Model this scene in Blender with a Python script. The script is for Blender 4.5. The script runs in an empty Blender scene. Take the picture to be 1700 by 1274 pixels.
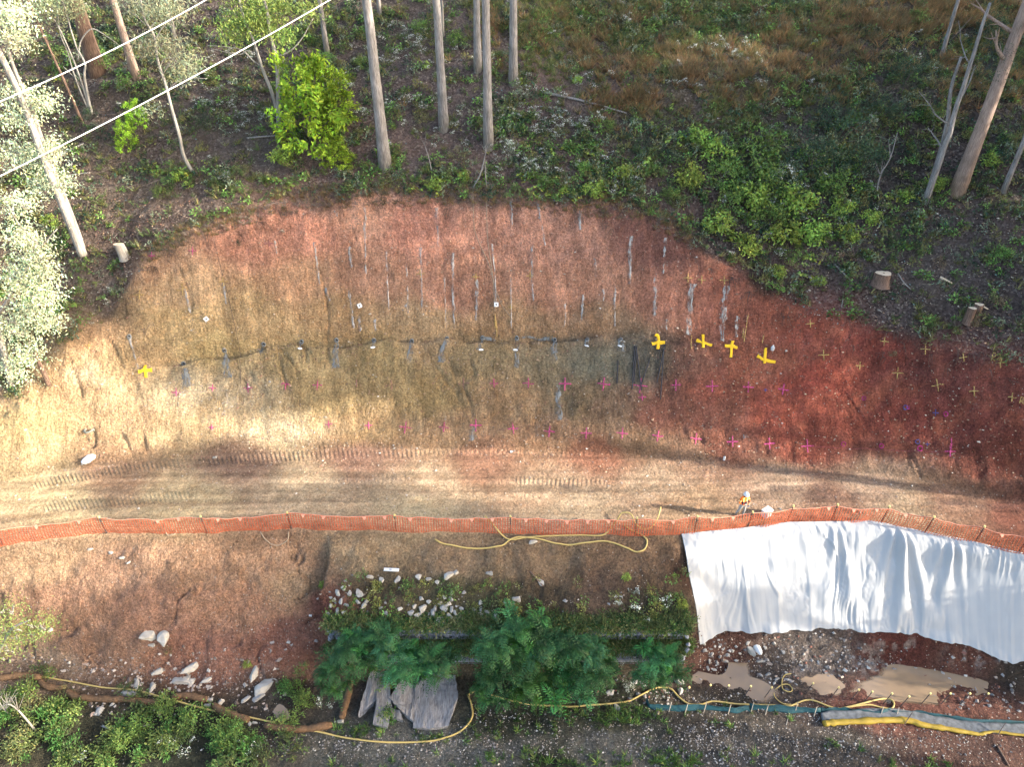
import bpy, bmesh, math, random
import numpy as np
from mathutils import Vector, Matrix

random.seed(7)
RNG = np.random.RandomState(11)
scene = bpy.context.scene
COL = scene.collection

# ------------------------------------------------------------------ camera, sky, sun, exposure
CAM_H, PITCH, FPX = 30.0, math.radians(36.0), 1260.0        # metres above the haul road, degrees below level, focal length in px of 1700
cam_d = bpy.data.cameras.new('camera'); cam = bpy.data.objects.new('camera', cam_d); COL.objects.link(cam)
cam.location = (0, 0, CAM_H); cam.rotation_euler = (math.pi/2 - PITCH, 0, 0)
cam_d.sensor_width = 36.0; cam_d.lens = FPX/1700*36.0
cam_d.clip_start = 0.5; cam_d.clip_end = 1500
scene.camera = cam

SUN_EL, SUN_AZ = math.radians(20.5), math.atan2(-0.17, 0.927)      # direction towards the sun in the XY plane
sun_dir = Vector((math.cos(SUN_EL)*math.cos(SUN_AZ), math.cos(SUN_EL)*math.sin(SUN_AZ), math.sin(SUN_EL)))
world = bpy.data.worlds.new('World'); scene.world = world; world.use_nodes = True
wn = world.node_tree.nodes; wl = world.node_tree.links; wn.clear()
sky = wn.new('ShaderNodeTexSky'); sky.sky_type = 'NISHITA'; sky.sun_disc = False
sky.sun_elevation = SUN_EL; sky.sun_rotation = math.pi/2 - SUN_AZ; sky.air_density = 1.0; sky.dust_density = 3.0; sky.ozone_density = 0.7
bg = wn.new('ShaderNodeBackground'); bg.inputs['Strength'].default_value = 0.15
wo = wn.new('ShaderNodeOutputWorld'); wl.new(sky.outputs[0], bg.inputs['Color']); wl.new(bg.outputs[0], wo.inputs['Surface'])
sl = bpy.data.lights.new('sun', 'SUN'); sl.energy = 2.6; sl.angle = math.radians(0.6); sl.color = (1.0, 0.91, 0.78)
so = bpy.data.objects.new('sun', sl); COL.objects.link(so); so.rotation_euler = sun_dir.to_track_quat('Z', 'Y').to_euler(); so.location = (60, -10, 60)
scene.view_settings.view_transform = 'Standard'; scene.view_settings.look = 'None'
scene.view_settings.exposure = 2.3; scene.view_settings.gamma = 1.0; scene.view_settings.use_curve_mapping = False
scene.render.engine = 'CYCLES'
scene.cycles.max_bounces = 5; scene.cycles.diffuse_bounces = 3; scene.cycles.glossy_bounces = 2
scene.cycles.transparent_max_bounces = 4; scene.cycles.transmission_bounces = 3
scene.cycles.use_adaptive_sampling = True; scene.cycles.adaptive_threshold = 0.02
scene.cycles.use_denoising = True
try: scene.cycles.denoiser = 'OPENIMAGEDENOISE'
except Exception: pass

# ------------------------------------------------------------------ photo <-> world geometry
CP, SP = math.cos(PITCH), math.sin(PITCH)
def ray(u, v):
    du, dv = (np.asarray(u, float)-850)/FPX, (np.asarray(v, float)-637)/FPX
    return du, CP - dv*SP, -SP - dv*CP
def at_z(u, v, z):
    rx, ry, rz = ray(u, v); t = (z-CAM_H)/rz
    return np.array([rx*t, ry*t, CAM_H+rz*t])
def project(x, y, z):
    zc = np.asarray(z)-CAM_H
    d = y*CP - zc*SP; d = np.where(d < 0.5, 0.5, d)
    up = y*SP + zc*CP
    return 850+FPX*x/d, 637-FPX*up/d, d

# ------------------------------------------------------------------ noise
_lat = {}
def vn(x, y, seed=0):
    if seed not in _lat: _lat[seed] = np.random.RandomState(seed+100).rand(256, 256)
    L = _lat[seed]
    xi = np.floor(x).astype(np.int64); yi = np.floor(y).astype(np.int64)
    fx = x-xi; fy = y-yi; fx = fx*fx*(3-2*fx); fy = fy*fy*(3-2*fy)
    a = L[xi & 255, yi & 255]; b = L[(xi+1) & 255, yi & 255]; c = L[xi & 255, (yi+1) & 255]; d = L[(xi+1) & 255, (yi+1) & 255]
    return (a*(1-fx)+b*fx)*(1-fy)+(c*(1-fx)+d*fx)*fy
def fbm(x, y, octv=4, seed=0, gain=0.5):
    s = 0; a = 1; n = 0
    for i in range(octv):
        s = s + a*(vn(x*2**i+17.3*i, y*2**i-9.1*i, seed+i)-0.5); n += a; a *= gain
    return s/n*2
def sstep(a, b, x):
    t = np.clip((x-a)/(b-a), 0, 1); return t*t*(3-2*t)

# ------------------------------------------------------------------ terrain skeleton: lines over the ground
def line(pts, z):
    P = np.array([at_z(u, v, z if np.isscalar(z) else zz) for (u, v), zz in zip(pts, z if not np.isscalar(z) else [z]*len(pts))])
    return P[np.argsort(P[:, 0])]
def slope_line(below, pts, ang):
    out = []
    for u, v, *a in pts:
        an = math.tan(math.radians(a[0] if a else ang))
        rx, ry, rz = ray(u, v)
        lo, hi = 25.0, 90.0
        for _ in range(60):                       # where the ray meets the plane rising from the line below
            t = (lo+hi)/2; X, Y, Z = rx*t, ry*t, CAM_H+rz*t
            y0 = np.interp(X, below[:, 0], below[:, 1]); z0 = np.interp(X, below[:, 0], below[:, 2])
            if Z > z0+(Y-y0)*an: lo = t
            else: hi = t
        out.append((X, Y, Z))
    P = np.array(out); return P[np.argsort(P[:, 0])]
ZT = -5.6
L2 = line([(-500,1090),(0,1100),(200,1122),(330,1135),(420,1155),(530,1140),(548,1118),(1150,1118),(1170,1098),(1300,1095),(1500,1095),(1640,1125),(1700,1135),(2300,1200)], ZT)
zz3 = [-2.6,-2.6,-2.6,-2.6,-2.6,-2.45,-2.45,-2.45,-2.6,-2.6,-2.6,-2.6]
L3 = line([(-500,985),(0,1003),(200,1010),(400,1012),(520,1012),(560,1043),(850,1043),(1140,1043),(1165,990),(1400,975),(1560,990),(2300,1080)], zz3)
L4 = line([(-500,945),(0,912),(100,896),(190,890),(350,890),(490,884),(660,888),(845,890),(1050,893),(1160,890),(1240,882),(1310,872),(1400,872),(1500,884),(1600,902),(1700,922),(2300,1030)], 0.0)
L5 = line([(-500,850),(0,800),(100,778),(300,757),(500,746),(700,744),(900,748),(1100,762),(1300,775),(1450,787),(1550,803),(1700,842),(2300,1000)], 0.12)
L6 = slope_line(L5, [(-500,790),(0,745),(60,700),(130,640),(200,606),(300,598),(440,578),(560,565),(700,563),(850,562),(1000,562),(1100,556),(1200,578),(1290,606),(1420,650),(1550,700),(1700,740),(2300,860)], 47)
L7 = slope_line(L6, [(-500,740,35),(0,690,40),(60,645,45),(110,570,50),(190,540,52),(210,470,55),(240,440,56),(300,393),(400,362),(500,335),(640,325),(800,328),(960,343),(1050,350),(1130,385),(1170,423),(1250,468),(1330,515),(1400,532),(1500,562),(1600,590),(1700,615),(2300,700)], 57)
L8 = np.array([(-300, 51, 15.), (-60, 51, 15.5), (-30, 51, 16.2), (0, 52, 17.2), (30, 50, 16.8), (60, 50, 17), (300, 50, 17)])
L9 = np.array([(-300, 75, 27), (0, 75, 27.5), (300, 75, 28.)])
L10 = np.array([(-300, 160, 62), (300, 160, 62.)])
L1 = np.array([(-300, 15.5, -5.65), (300, 15.5, -5.65)]); L0 = np.array([(-300, -80, -9.), (300, -80, -9.)])
LINES = [L0, L1, L2, L3, L4, L5, L6, L7, L8, L9, L10]

GX = np.arange(-120, 120.01, 0.2); GY = np.arange(-80, 160.01, 0.15)
PY = np.array([np.interp(GX, L[:, 0], L[:, 1]) for L in LINES]); PZ = np.array([np.interp(GX, L[:, 0], L[:, 2]) for L in LINES])
def gsm(A, s, ax):
    r = int(3*s)+1; k = np.exp(-0.5*(np.arange(-r, r+1)/s)**2); k /= k.sum()
    return np.apply_along_axis(lambda m: np.convolve(np.pad(m, r, mode='edge'), k, 'valid'), ax, A)
for k in range(1, len(LINES)-1):
    PY[k] = gsm(PY[k], 3, 0); PZ[k] = gsm(PZ[k], 3, 0)
for k in range(1, len(LINES)): PY[k] = np.maximum(PY[k], PY[k-1]+0.05)
HG = np.empty((len(GX), len(GY)))
for i in range(len(GX)): HG[i] = np.interp(GY, PY[:, i], PZ[:, i])
HG = gsm(HG, 1.2, 1)
def bil(G, x, y):
    fx = np.clip((x-GX[0])/0.2, 0, len(GX)-1.001); fy = np.clip((y-GY[0])/0.15, 0, len(GY)-1.001)
    i = fx.astype(int); j = fy.astype(int); fx = fx-i; fy = fy-j
    return (G[i, j]*(1-fx)+G[i+1, j]*fx)*(1-fy)+(G[i, j+1]*(1-fx)+G[i+1, j+1]*fx)*fy
def row_at(x, k): return np.interp(x, GX, PY[k])
PUD = [(-5.52, [(1138,1130),(1150,1112),(1200,1118),(1215,1092),(1238,1090),(1246,1118),(1262,1128),(1280,1150),(1225,1156),(1180,1146)]),
       (-5.52, [(1330,1128),(1370,1112),(1395,1118),(1410,1142),(1360,1148)]),
       (-5.52, [(1438,1150),(1442,1130),(1478,1108),(1520,1104),(1560,1110),(1610,1112),(1640,1128),(1655,1152),(1630,1166),(1540,1162),(1470,1158)]),
       (-5.50, [(446,1180),(462,1164),(480,1172),(486,1196),(460,1200)])]
PUDW = [np.array([at_z(u, v, z)[:2] for u, v in P]) for z, P in PUD]
def inpoly(x, y, P):
    c = np.zeros(np.shape(x), bool); n = len(P)
    for i in range(n):
        x1, y1 = P[i]; x2, y2 = P[(i+1) % n]
        if y1 == y2: continue
        m = ((y1 > y) != (y2 > y)) & (x < (x2-x1)*(y-y1)/(y2-y1)+x1); c ^= m
    return c
def H(x, y):
    x = np.asarray(x, float); y = np.asarray(y, float)
    z = bil(HG, x, y)
    w = lambda k: np.interp(x, GX, PY[k])
    y2, y3, y4, y5, y6, y7 = w(2), w(3), w(4), w(5), w(6), w(7)
    low = sstep(y2+0.5, y2-1.5, y); bank = sstep(y2-0.3, y2+0.5, y)*sstep(y4+0.1, y4-0.9, y); road = sstep(y4-0.2, y4+0.5, y)*sstep(y5+0.4, y5-0.2, y)
    cut = sstep(y5-0.2, y5+0.8, y)*sstep(y7+0.3, y7-0.6, y); forest = sstep(y7-0.4, y7+1.5, y)
    s = y  # position up the slope
    z = z + low*(0.16*fbm(x*0.45, y*0.45, 5, 1)+0.05*fbm(x*3, y*3, 3, 2))
    gul = fbm(x*0.42+0.5*fbm(x*0.5, y*0.8, 3, 9), y*0.45, 5, 3)
    lefty = sstep(-9, -11, x)
    z = z + bank*(0.42*gul*(0.35+0.65*lefty)-0.35*np.maximum(0, gul-0.25)*lefty+0.20*fbm(x*1.3+3, y*1.3, 5, 4))
    z = z + road*(0.09*fbm(x*0.10, y*1.5, 3, 5)+0.03*fbm(x*.25, y*5, 2, 19)+0.02*fbm(x*2, y*4, 3, 6))
    cr1 = fbm(x*.42+.6*fbm(x, y, 2, 28), y*.38, 3, 26); z = z - bank*.30*np.exp(-(cr1/.045)**2)*sstep(-.1, .3, fbm(x*.3, y*.6, 2, 27))*sstep(-8, -10.5, x)
    cr2 = fbm(x*.5+y*.3, y*.22, 3, 29); z = z - cut*.20*np.exp(-(cr2/.04)**2)*sstep(0, .35, fbm(x*.25, y*.4, 2, 30))
    xs_ = -9.75+.35*fbm(y*1.3, y*0+1, 3, 22); z = z - bank*.75*sstep(xs_, xs_-.22, x)*np.exp(-np.maximum(xs_-x, 0)/3.2)
    # cut face: bucket teeth marks down the slope, slumps, deep gullies at the right crest
    teeth = fbm(x*2.1+y*0.55, y*0.42, 4, 7)
    z = z + cut*(0.25*fbm(x*0.30, y*0.35, 3, 8)+0.07*teeth+0.10*fbm(x*1.5, y*2.2, 4, 10))
    ug = sstep(y6-0.5, y6+0.8, y)*cut
    z = z + ug*(0.075*fbm(x*3.3+y*1.6, y*1.3, 3, 12))
    g = fbm(x*0.55-y*0.45, y*0.2, 3, 13); ri = sstep(10, 20, x)*cut*sstep(y7-3.2, y7-1.0, y)
    z = z + ri*(0.55*g-0.5*np.maximum(0, g-0.05))
    # the step under the row of nails and the step running across the red face
    z = z + cut*0.045*fbm(x*4.5, y*4.5, 3, 20)+bank*0.05*fbm(x*4.2, y*4.2, 3, 21)
    z = z - (0.62+.3*fbm(x*.4, y*0, 2, 24))*cut*np.exp(-((y-y6-0.12-.25*fbm(x*.5, y*0+4, 3, 25))/0.17)**2)*sstep(16, 7, x)*sstep(-25, -20, x)
    z = z + cut*sstep(9, 17, x)*(0.5*fbm(x*0.22+y*0.4, y*0.25-x*0.1, 3, 14))
    crum = sstep(y7+0.8, y7-0.2, y)*sstep(y7-1.6, y7-0.4, y)
    z = z + crum*(0.25*fbm(x*1.3, y*1.3, 3, 15))
    z = z + forest*(0.5*fbm(x*0.16, y*0.16, 3, 16)+0.16*fbm(x*0.9, y*0.9, 4, 17)+0.05*fbm(x*4, y*4, 2, 18))
    for P in PUDW:
        c = P.mean(0); rx_ = np.abs(P[:, 0]-c[0]).max()*1.15; ry_ = np.abs(P[:, 1]-c[1]).max()*1.25
        d = ((x-c[0])/rx_)**2+((y-c[1])/ry_)**2
        z = z - low*0.0 - 0.16*np.exp(-d*1.1)*(y < 28)
    return z
def at(u, v, lift=0.0):
    """the ground point that pixel (u, v) of the photograph looks at"""
    rx, ry, rz = ray(u, v)
    ts = np.arange(26, 110, 0.25); zs = CAM_H+rz*ts; hs = H(rx*ts, ry*ts)
    b = np.nonzero(zs < hs)[0]
    if len(b) == 0: t = 110.0
    else:
        lo, hi = ts[max(b[0]-1, 0)], ts[b[0]]
        tt = np.linspace(lo, hi, 24); q = np.nonzero(CAM_H+rz*tt <= H(rx*tt, ry*tt))[0]; t = tt[q[0]] if len(q) else hi
    x, y = float(rx*t), float(ry*t)
    return Vector((x, y, float(H(x, y))+lift))
def normal(x, y, e=0.25):
    n = Vector((float(H(x-e, y)-H(x+e, y)), float(H(x, y-e)-H(x, y+e)), 2*e)); return n.normalized()

# ------------------------------------------------------------------ object helpers
def link(o, parent=None):
    COL.objects.link(o)
    if parent is not None: o.parent = parent
    return o
def mesh(name, verts, faces, mat=None, cols=None, smooth=False, attr='Col', extra=None):
    """numpy vertices and an (n,k) or list of face arrays -> mesh data; cols is per-vertex rgb"""
    me = bpy.data.meshes.new(name); V = np.asarray(verts, np.float32).reshape(-1, 3)
    if isinstance(faces, np.ndarray): fl = [faces]
    else: fl = [np.asarray(f) for f in faces if len(f)]
    nl = sum(f.size for f in fl); nf = sum(len(f) for f in fl)
    me.vertices.add(len(V)); me.vertices.foreach_set('co', V.ravel())
    me.loops.add(nl); me.loops.foreach_set('vertex_index', np.concatenate([f.ravel() for f in fl]).astype(np.int32))
    me.polygons.add(nf); tot = np.concatenate([np.full(len(f), f.shape[1]) for f in fl]); st = np.concatenate([[0], np.cumsum(tot)[:-1]])
    me.polygons.foreach_set('loop_start', st.astype(np.int32))
    try: me.polygons.foreach_set('loop_total', tot.astype(np.int32))
    except Exception: pass
    me.update(calc_edges=True)
    me.polygons.foreach_set('use_smooth', np.full(nf, smooth))
    if cols is not None: setcol(me, attr, cols)
    for k, c in (extra or {}).items(): setcol(me, k, c)
    if mat is not None: me.materials.append(mat)
    me.validate(verbose=False)
    return me
def setcol(me, name, c):
    c = np.asarray(c, np.float32); n = len(me.vertices)
    if c.ndim == 1: c = np.tile(c, (n, 1))
    if c.shape[1] == 3: c = np.concatenate([c, np.ones((n, 1), np.float32)], 1)
    a = me.color_attributes.new(name, 'FLOAT_COLOR', 'POINT'); a.data.foreach_set('color', c.ravel())
def ob(name, me, parent=None, label=None, cat=None, group=None, kind=None, loc=None, rz=0.0):
    o = bpy.data.objects.new(name, me); link(o, parent)
    if loc is not None: o.location = loc
    if rz: o.rotation_euler[2] = rz
    if label: o['label'] = label
    if cat: o['category'] = cat
    if group: o['group'] = group
    if kind: o['kind'] = kind
    return o
def thing(name, label, cat, loc=(0, 0, 0), rz=0.0, group=None): return ob(name, None, None, label, cat, group, None, loc, rz)
def join(parts):
    """[(V,F)...] with one face size -> one (V,F)"""
    n = 0; Vs = []; Fs = []
    for V, F in parts: Vs.append(np.asarray(V)); Fs.append(np.asarray(F)+n); n += len(V)
    return np.concatenate(Vs), np.concatenate(Fs)
def box(cx, cy, cz, sx, sy, sz, rz=0.0):
    V = np.array([(x, y, z) for x in (-.5, .5) for y in (-.5, .5) for z in (-.5, .5)])*(sx, sy, sz)
    c, s = math.cos(rz), math.sin(rz); V = np.stack([V[:, 0]*c-V[:, 1]*s+cx, V[:, 0]*s+V[:, 1]*c+cy, V[:, 2]+cz], 1)
    return V, np.array([(0, 1, 3, 2), (4, 6, 7, 5), (0, 4, 5, 1), (2, 3, 7, 6), (0, 2, 6, 4), (1, 5, 7, 3)])
def tube(P, R, n=8, cap=True):
    P = np.asarray(P, float); R = np.broadcast_to(np.asarray(R, float), (len(P),))
    T = np.gradient(P, axis=0); T /= np.linalg.norm(T, axis=1, keepdims=True)+1e-9
    up = np.array([0, 0, 1.]) if abs(T[0, 2]) < 0.9 else np.array([1., 0, 0])
    V = []
    a = np.linspace(0, 2*math.pi, n, endpoint=False)
    s = np.cross(T[0], up); s /= np.linalg.norm(s)
    for i in range(len(P)):
        s = s-T[i]*np.dot(s, T[i]); s /= np.linalg.norm(s)+1e-9; b = np.cross(T[i], s)
        V.append(P[i]+R[i]*(np.cos(a)[:, None]*s+np.sin(a)[:, None]*b))
    V = np.concatenate(V); F = []
    for i in range(len(P)-1):
        for j in range(n): F.append((i*n+j, i*n+(j+1) % n, (i+1)*n+(j+1) % n, (i+1)*n+j))
    if cap:
        k = len(V); V = np.concatenate([V, [P[0]], [P[-1]]])
        for j in range(0, n): F.append((k, (j+1) % n, j, j)); F.append((k+1, (len(P)-1)*n+j, (len(P)-1)*n+(j+1) % n, (len(P)-1)*n+(j+1) % n))
    F = np.array(F); return V, F
def fix(F):
    """split quads with a repeated corner into triangles"""
    F = np.asarray(F); m = F[:, 2] == F[:, 3]
    return [F[~m], F[m][:, :3]] if m.any() else [F]
def tubes_mesh(name, parts, mat): V, F = join(parts); return mesh(name, V, fix(F), mat, smooth=True)
def catmull(P, n=6):
    P = np.asarray(P, float); Q = np.concatenate([[2*P[0]-P[1]], P, [2*P[-1]-P[-2]]]); out = []
    for i in range(1, len(Q)-2):
        for t in np.linspace(0, 1, n, endpoint=False):
            out.append(0.5*((2*Q[i])+(-Q[i-1]+Q[i+1])*t+(2*Q[i-1]-5*Q[i]+4*Q[i+1]-Q[i+2])*t*t+(-Q[i-1]+3*Q[i]-3*Q[i+1]+Q[i+2])*t**3))
    out.append(P[-1]); return np.array(out)

# ------------------------------------------------------------------ materials
def lin(c): c = np.asarray(c, float)/255; return np.where(c <= 0.04045, c/12.92, ((c+0.055)/1.055)**2.4)
def M(name): m = bpy.data.materials.new(name); m.use_nodes = True; n = m.node_tree; return m, n.nodes, n.links, n.nodes['Principled BSDF']
def plain(name, rgb, rough=0.7, metal=0.0, noise=0.12, scale=6.0, bump=0.0, spec=0.3):
    m, N, L, b = M(name)
    tc = N.new('ShaderNodeTexCoord'); nz = N.new('ShaderNodeTexNoise'); nz.inputs['Scale'].default_value = scale; nz.inputs['Detail'].default_value = 5
    L.new(tc.outputs['Object'], nz.inputs['Vector'])
    mx = N.new('ShaderNodeMixRGB'); mx.blend_type = 'MIX'; c = np.asarray(rgb, float)
    mx.inputs[1].default_value = (*np.clip(c*(1-noise*2), 0, 1), 1); mx.inputs[2].default_value = (*np.clip(c*(1+noise*2), 0, 1), 1)
    L.new(nz.outputs['Fac'], mx.inputs[0]); L.new(mx.outputs[0], b.inputs['Base Color'])
    b.inputs['Roughness'].default_value = rough; b.inputs['Metallic'].default_value = metal; b.inputs['Specular IOR Level'].default_value = spec
    if bump:
        bp = N.new('ShaderNodeBump'); bp.inputs['Strength'].default_value = 0.6; bp.inputs['Distance'].default_value = bump
        L.new(nz.outputs['Fac'], bp.inputs['Height']); L.new(bp.outputs[0], b.inputs['Normal'])
    return m
def leafmat(name, translucent=0.35, rough=0.55):
    """foliage: colour from the leaf attribute, a little different on every plant"""
    m, N, L, b = M(name)
    a = N.new('ShaderNodeAttribute'); a.attribute_name = 'Col'
    oi = N.new('ShaderNodeObjectInfo'); hs = N.new('ShaderNodeHueSaturation')
    mp = N.new('ShaderNodeMapRange'); mp.inputs['To Min'].default_value = 0.475; mp.inputs['To Max'].default_value = 0.515; L.new(oi.outputs['Random'], mp.inputs['Value'])
    mv = N.new('ShaderNodeMapRange'); mv.inputs['To Min'].default_value = 0.78; mv.inputs['To Max'].default_value = 1.2; L.new(oi.outputs['Random'], mv.inputs['Value'])
    L.new(mp.outputs[0], hs.inputs['Hue']); L.new(mv.outputs[0], hs.inputs['Value']); L.new(a.outputs['Color'], hs.inputs['Color'])
    L.new(hs.outputs[0], b.inputs['Base Color']); b.inputs['Roughness'].default_value = rough; b.inputs['Specular IOR Level'].default_value = 0.3
    tr = N.new('ShaderNodeBsdfTranslucent'); L.new(hs.outputs[0], tr.inputs['Color'])
    mx = N.new('ShaderNodeMixShader'); mx.inputs[0].default_value = translucent
    L.new(b.outputs[0], mx.inputs[1]); L.new(tr.outputs[0], mx.inputs[2]); L.new(mx.outputs[0], N['Material Output'].inputs['Surface'])
    return m

def ground_material():
    m, N, L, b = M('bare_earth')
    def node(t, **k):
        n = N.new(t)
        for a, v in k.items(): n.inputs[a.replace('_', ' ')].default_value = v
        return n
    tc = N.new('ShaderNodeTexCoord'); P = tc.outputs['Object']
    col = N.new('ShaderNodeAttribute'); col.attribute_name = 'Col'
    mk = N.new('ShaderNodeAttribute'); mk.attribute_name = 'Mask'; sep = N.new('ShaderNodeSeparateColor'); L.new(mk.outputs['Color'], sep.inputs[0])
    def noise(scale, det=6, rough=0.6, vec=None):
        n = N.new('ShaderNodeTexNoise'); n.inputs['Scale'].default_value = scale; n.inputs['Detail'].default_value = det; n.inputs['Roughness'].default_value = rough
        L.new(vec or P, n.inputs['Vector']); return n
    def shifted(off, sc=(1, 1, 1)):
        q = N.new('ShaderNodeMapping'); q.inputs['Location'].default_value = off; q.inputs['Scale'].default_value = sc; L.new(P, q.inputs['Vector']); return q.outputs[0]
    mk2 = N.new('ShaderNodeAttribute'); mk2.attribute_name = 'Face'; sep2 = N.new('ShaderNodeSeparateColor'); L.new(mk2.outputs['Color'], sep2.inputs[0])
    def ramp(src, lo, hi, a=0.0, bb=1.0):
        r = N.new('ShaderNodeMapRange'); r.inputs['From Min'].default_value = lo; r.inputs['From Max'].default_value = hi
        r.inputs['To Min'].default_value = a; r.inputs['To Max'].default_value = bb; L.new(src, r.inputs['Value']); return r.outputs[0]
    def math_(op, x, y):
        n = N.new('ShaderNodeMath'); n.operation = op
        for i, s in enumerate((x, y)):
            if hasattr(s, 'links'): L.new(s, n.inputs[i])
            else: n.inputs[i].default_value = s
        return n.outputs[0]
    def mix(mode, fac, a, c):
        n = N.new('ShaderNodeMixRGB'); n.blend_type = mode
        for i, s in enumerate((fac, a, c)):
            if hasattr(s, 'links'): L.new(s, n.inputs[i])
            elif i == 0: n.inputs[0].default_value = s
            else: n.inputs[i].default_value = (*s, 1)
        return n.outputs[0]
    n1 = noise(1.1, 8, 0.65); n2 = noise(9, 6, 0.7); n3 = noise(24, 4, 0.75)
    v = math_('MULTIPLY', ramp(n1.outputs['Fac'], 0.25, 0.75, 0.62, 1.36), ramp(n2.outputs['Fac'], 0.28, 0.72, 0.42, 1.58))
    v = math_('MULTIPLY', v, ramp(n3.outputs['Fac'], 0.3, 0.7, 0.52, 1.48))
    c = mix('MULTIPLY', 1.0, col.outputs['Color'], (1, 1, 1))
    g = N.new('ShaderNodeCombineColor'); [L.new(v, g.inputs[i]) for i in range(3)]
    c = mix('MULTIPLY', 1.0, c, g.outputs[0])
    # warm and cool drift
    n4 = noise(2.7, 5, 0.6); c = mix('MIX', ramp(n4.outputs['Fac'], 0.45, 0.75, 0, 0.30), c, mix('MULTIPLY', 1.0, c, (1.25, 0.88, 0.66)))
    # small pale stones
    vo = N.new('ShaderNodeTexVoronoi'); vo.inputs['Scale'].default_value = 11; L.new(P, vo.inputs['Vector'])
    sc = N.new('ShaderNodeSeparateColor'); L.new(vo.outputs['Color'], sc.inputs[0])
    big = math_('MULTIPLY', math_('LESS_THAN', vo.outputs['Distance'], math_('MULTIPLY', sc.outputs[1], 0.42)), math_('LESS_THAN', sc.outputs[0], sep.outputs[2]))
    c = mix('MIX', math_('MULTIPLY', big, 0.75), c, mix('MIX', sc.outputs[2], (0.30, 0.25, 0.20), (0.56, 0.50, 0.43)))
    # dead leaves lying on the forest floor
    vl = N.new('ShaderNodeTexVoronoi'); vl.inputs['Scale'].default_value = 9; L.new(P, vl.inputs['Vector']); sl_ = N.new('ShaderNodeSeparateColor'); L.new(vl.outputs['Color'], sl_.inputs[0])
    leafc = mix('MIX', ramp(sl_.outputs[0], 0, 1), (0.030, 0.020, 0.019), (0.20, 0.148, 0.138))
    pale = math_('GREATER_THAN', sl_.outputs[1], 0.90)
    leafc = mix('MIX', pale, leafc, (0.30, 0.25, 0.215))
    c = mix('MIX', math_('MULTIPLY', sep.outputs[0], 0.62), c, leafc)
    # damp dark patches
    b.inputs['Roughness'].default_value = 0.92; b.inputs['Specular IOR Level'].default_value = 0.2
    # relief
    mp = N.new('ShaderNodeMapping'); mp.inputs['Scale'].default_value = (5.5, 1.6, 1.6); mp.inputs['Rotation'].default_value = (0, 0, math.radians(8)); L.new(P, mp.inputs['Vector'])
    nt = noise(1.0, 6, 0.6, mp.outputs[0]); nc = noise(1.0, 6, 0.65, shifted((31, 7, 3), (6, 1.3, 1.3)))
    v2 = ramp(nc.outputs['Fac'], 0.34, 0.48, 0.66, 1.06); g2 = N.new('ShaderNodeCombineColor'); [L.new(v2, g2.inputs[i]) for i in range(3)]; L.new(mix('MULTIPLY', sep2.outputs[0], c, g2.outputs[0]), b.inputs['Base Color'])
    nb = noise(5.5, 8, 0.7, shifted((11, 5, 9))); nb2 = noise(19, 5, 0.75, shifted((3, 8, 2)))
    h = math_('ADD', math_('MULTIPLY', nb.outputs['Fac'], 0.26), math_('MULTIPLY', nb2.outputs['Fac'], 0.07))
    dv = N.new('ShaderNodeVectorMath'); dv.operation = 'MULTIPLY_ADD'; L.new(nb.outputs['Color'], dv.inputs[0]); dv.inputs[1].default_value = (.35, .35, .35); L.new(P, dv.inputs[2])
    v3 = N.new('ShaderNodeTexVoronoi'); v3.inputs['Scale'].default_value = 4.2; v3.inputs['Detail'].default_value = 2; v3.inputs['Roughness'].default_value = .7; L.new(dv.outputs[0], v3.inputs['Vector'])
    h = math_('SUBTRACT', h, math_('MULTIPLY', v3.outputs['Distance'], 0.16))
    h = math_('ADD', math_('MULTIPLY', h, sep2.outputs[1]), math_('MULTIPLY', math_('MULTIPLY', nt.outputs['Fac'], sep2.outputs[0]), 0.20))
    h = math_('ADD', h, math_('MULTIPLY', big, 0.03))
    h = math_('ADD', h, math_('MULTIPLY', math_('MULTIPLY', sep.outputs[0], sl_.outputs[0]), 0.035))
    sx = N.new('ShaderNodeSeparateXYZ'); L.new(P, sx.inputs[0])
    cl = math_('SINE', math_('ADD', math_('MULTIPLY', math_('DIVIDE', sx.outputs[0], sx.outputs[1]), 34*2*math.pi/0.27), math_('MULTIPLY', n1.outputs['Fac'], 1.2)), 0.0)
    h = math_('ADD', h, math_('MULTIPLY', math_('MULTIPLY', cl, sep.outputs[1]), 0.055))
    bp = N.new('ShaderNodeBump'); bp.inputs['Strength'].default_value = 1.0; bp.inputs['Distance'].default_value = 1.0
    L.new(h, bp.inputs['Height']); L.new(bp.outputs[0], b.inputs['Normal'])
    return m
GROUND = ground_material()

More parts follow.
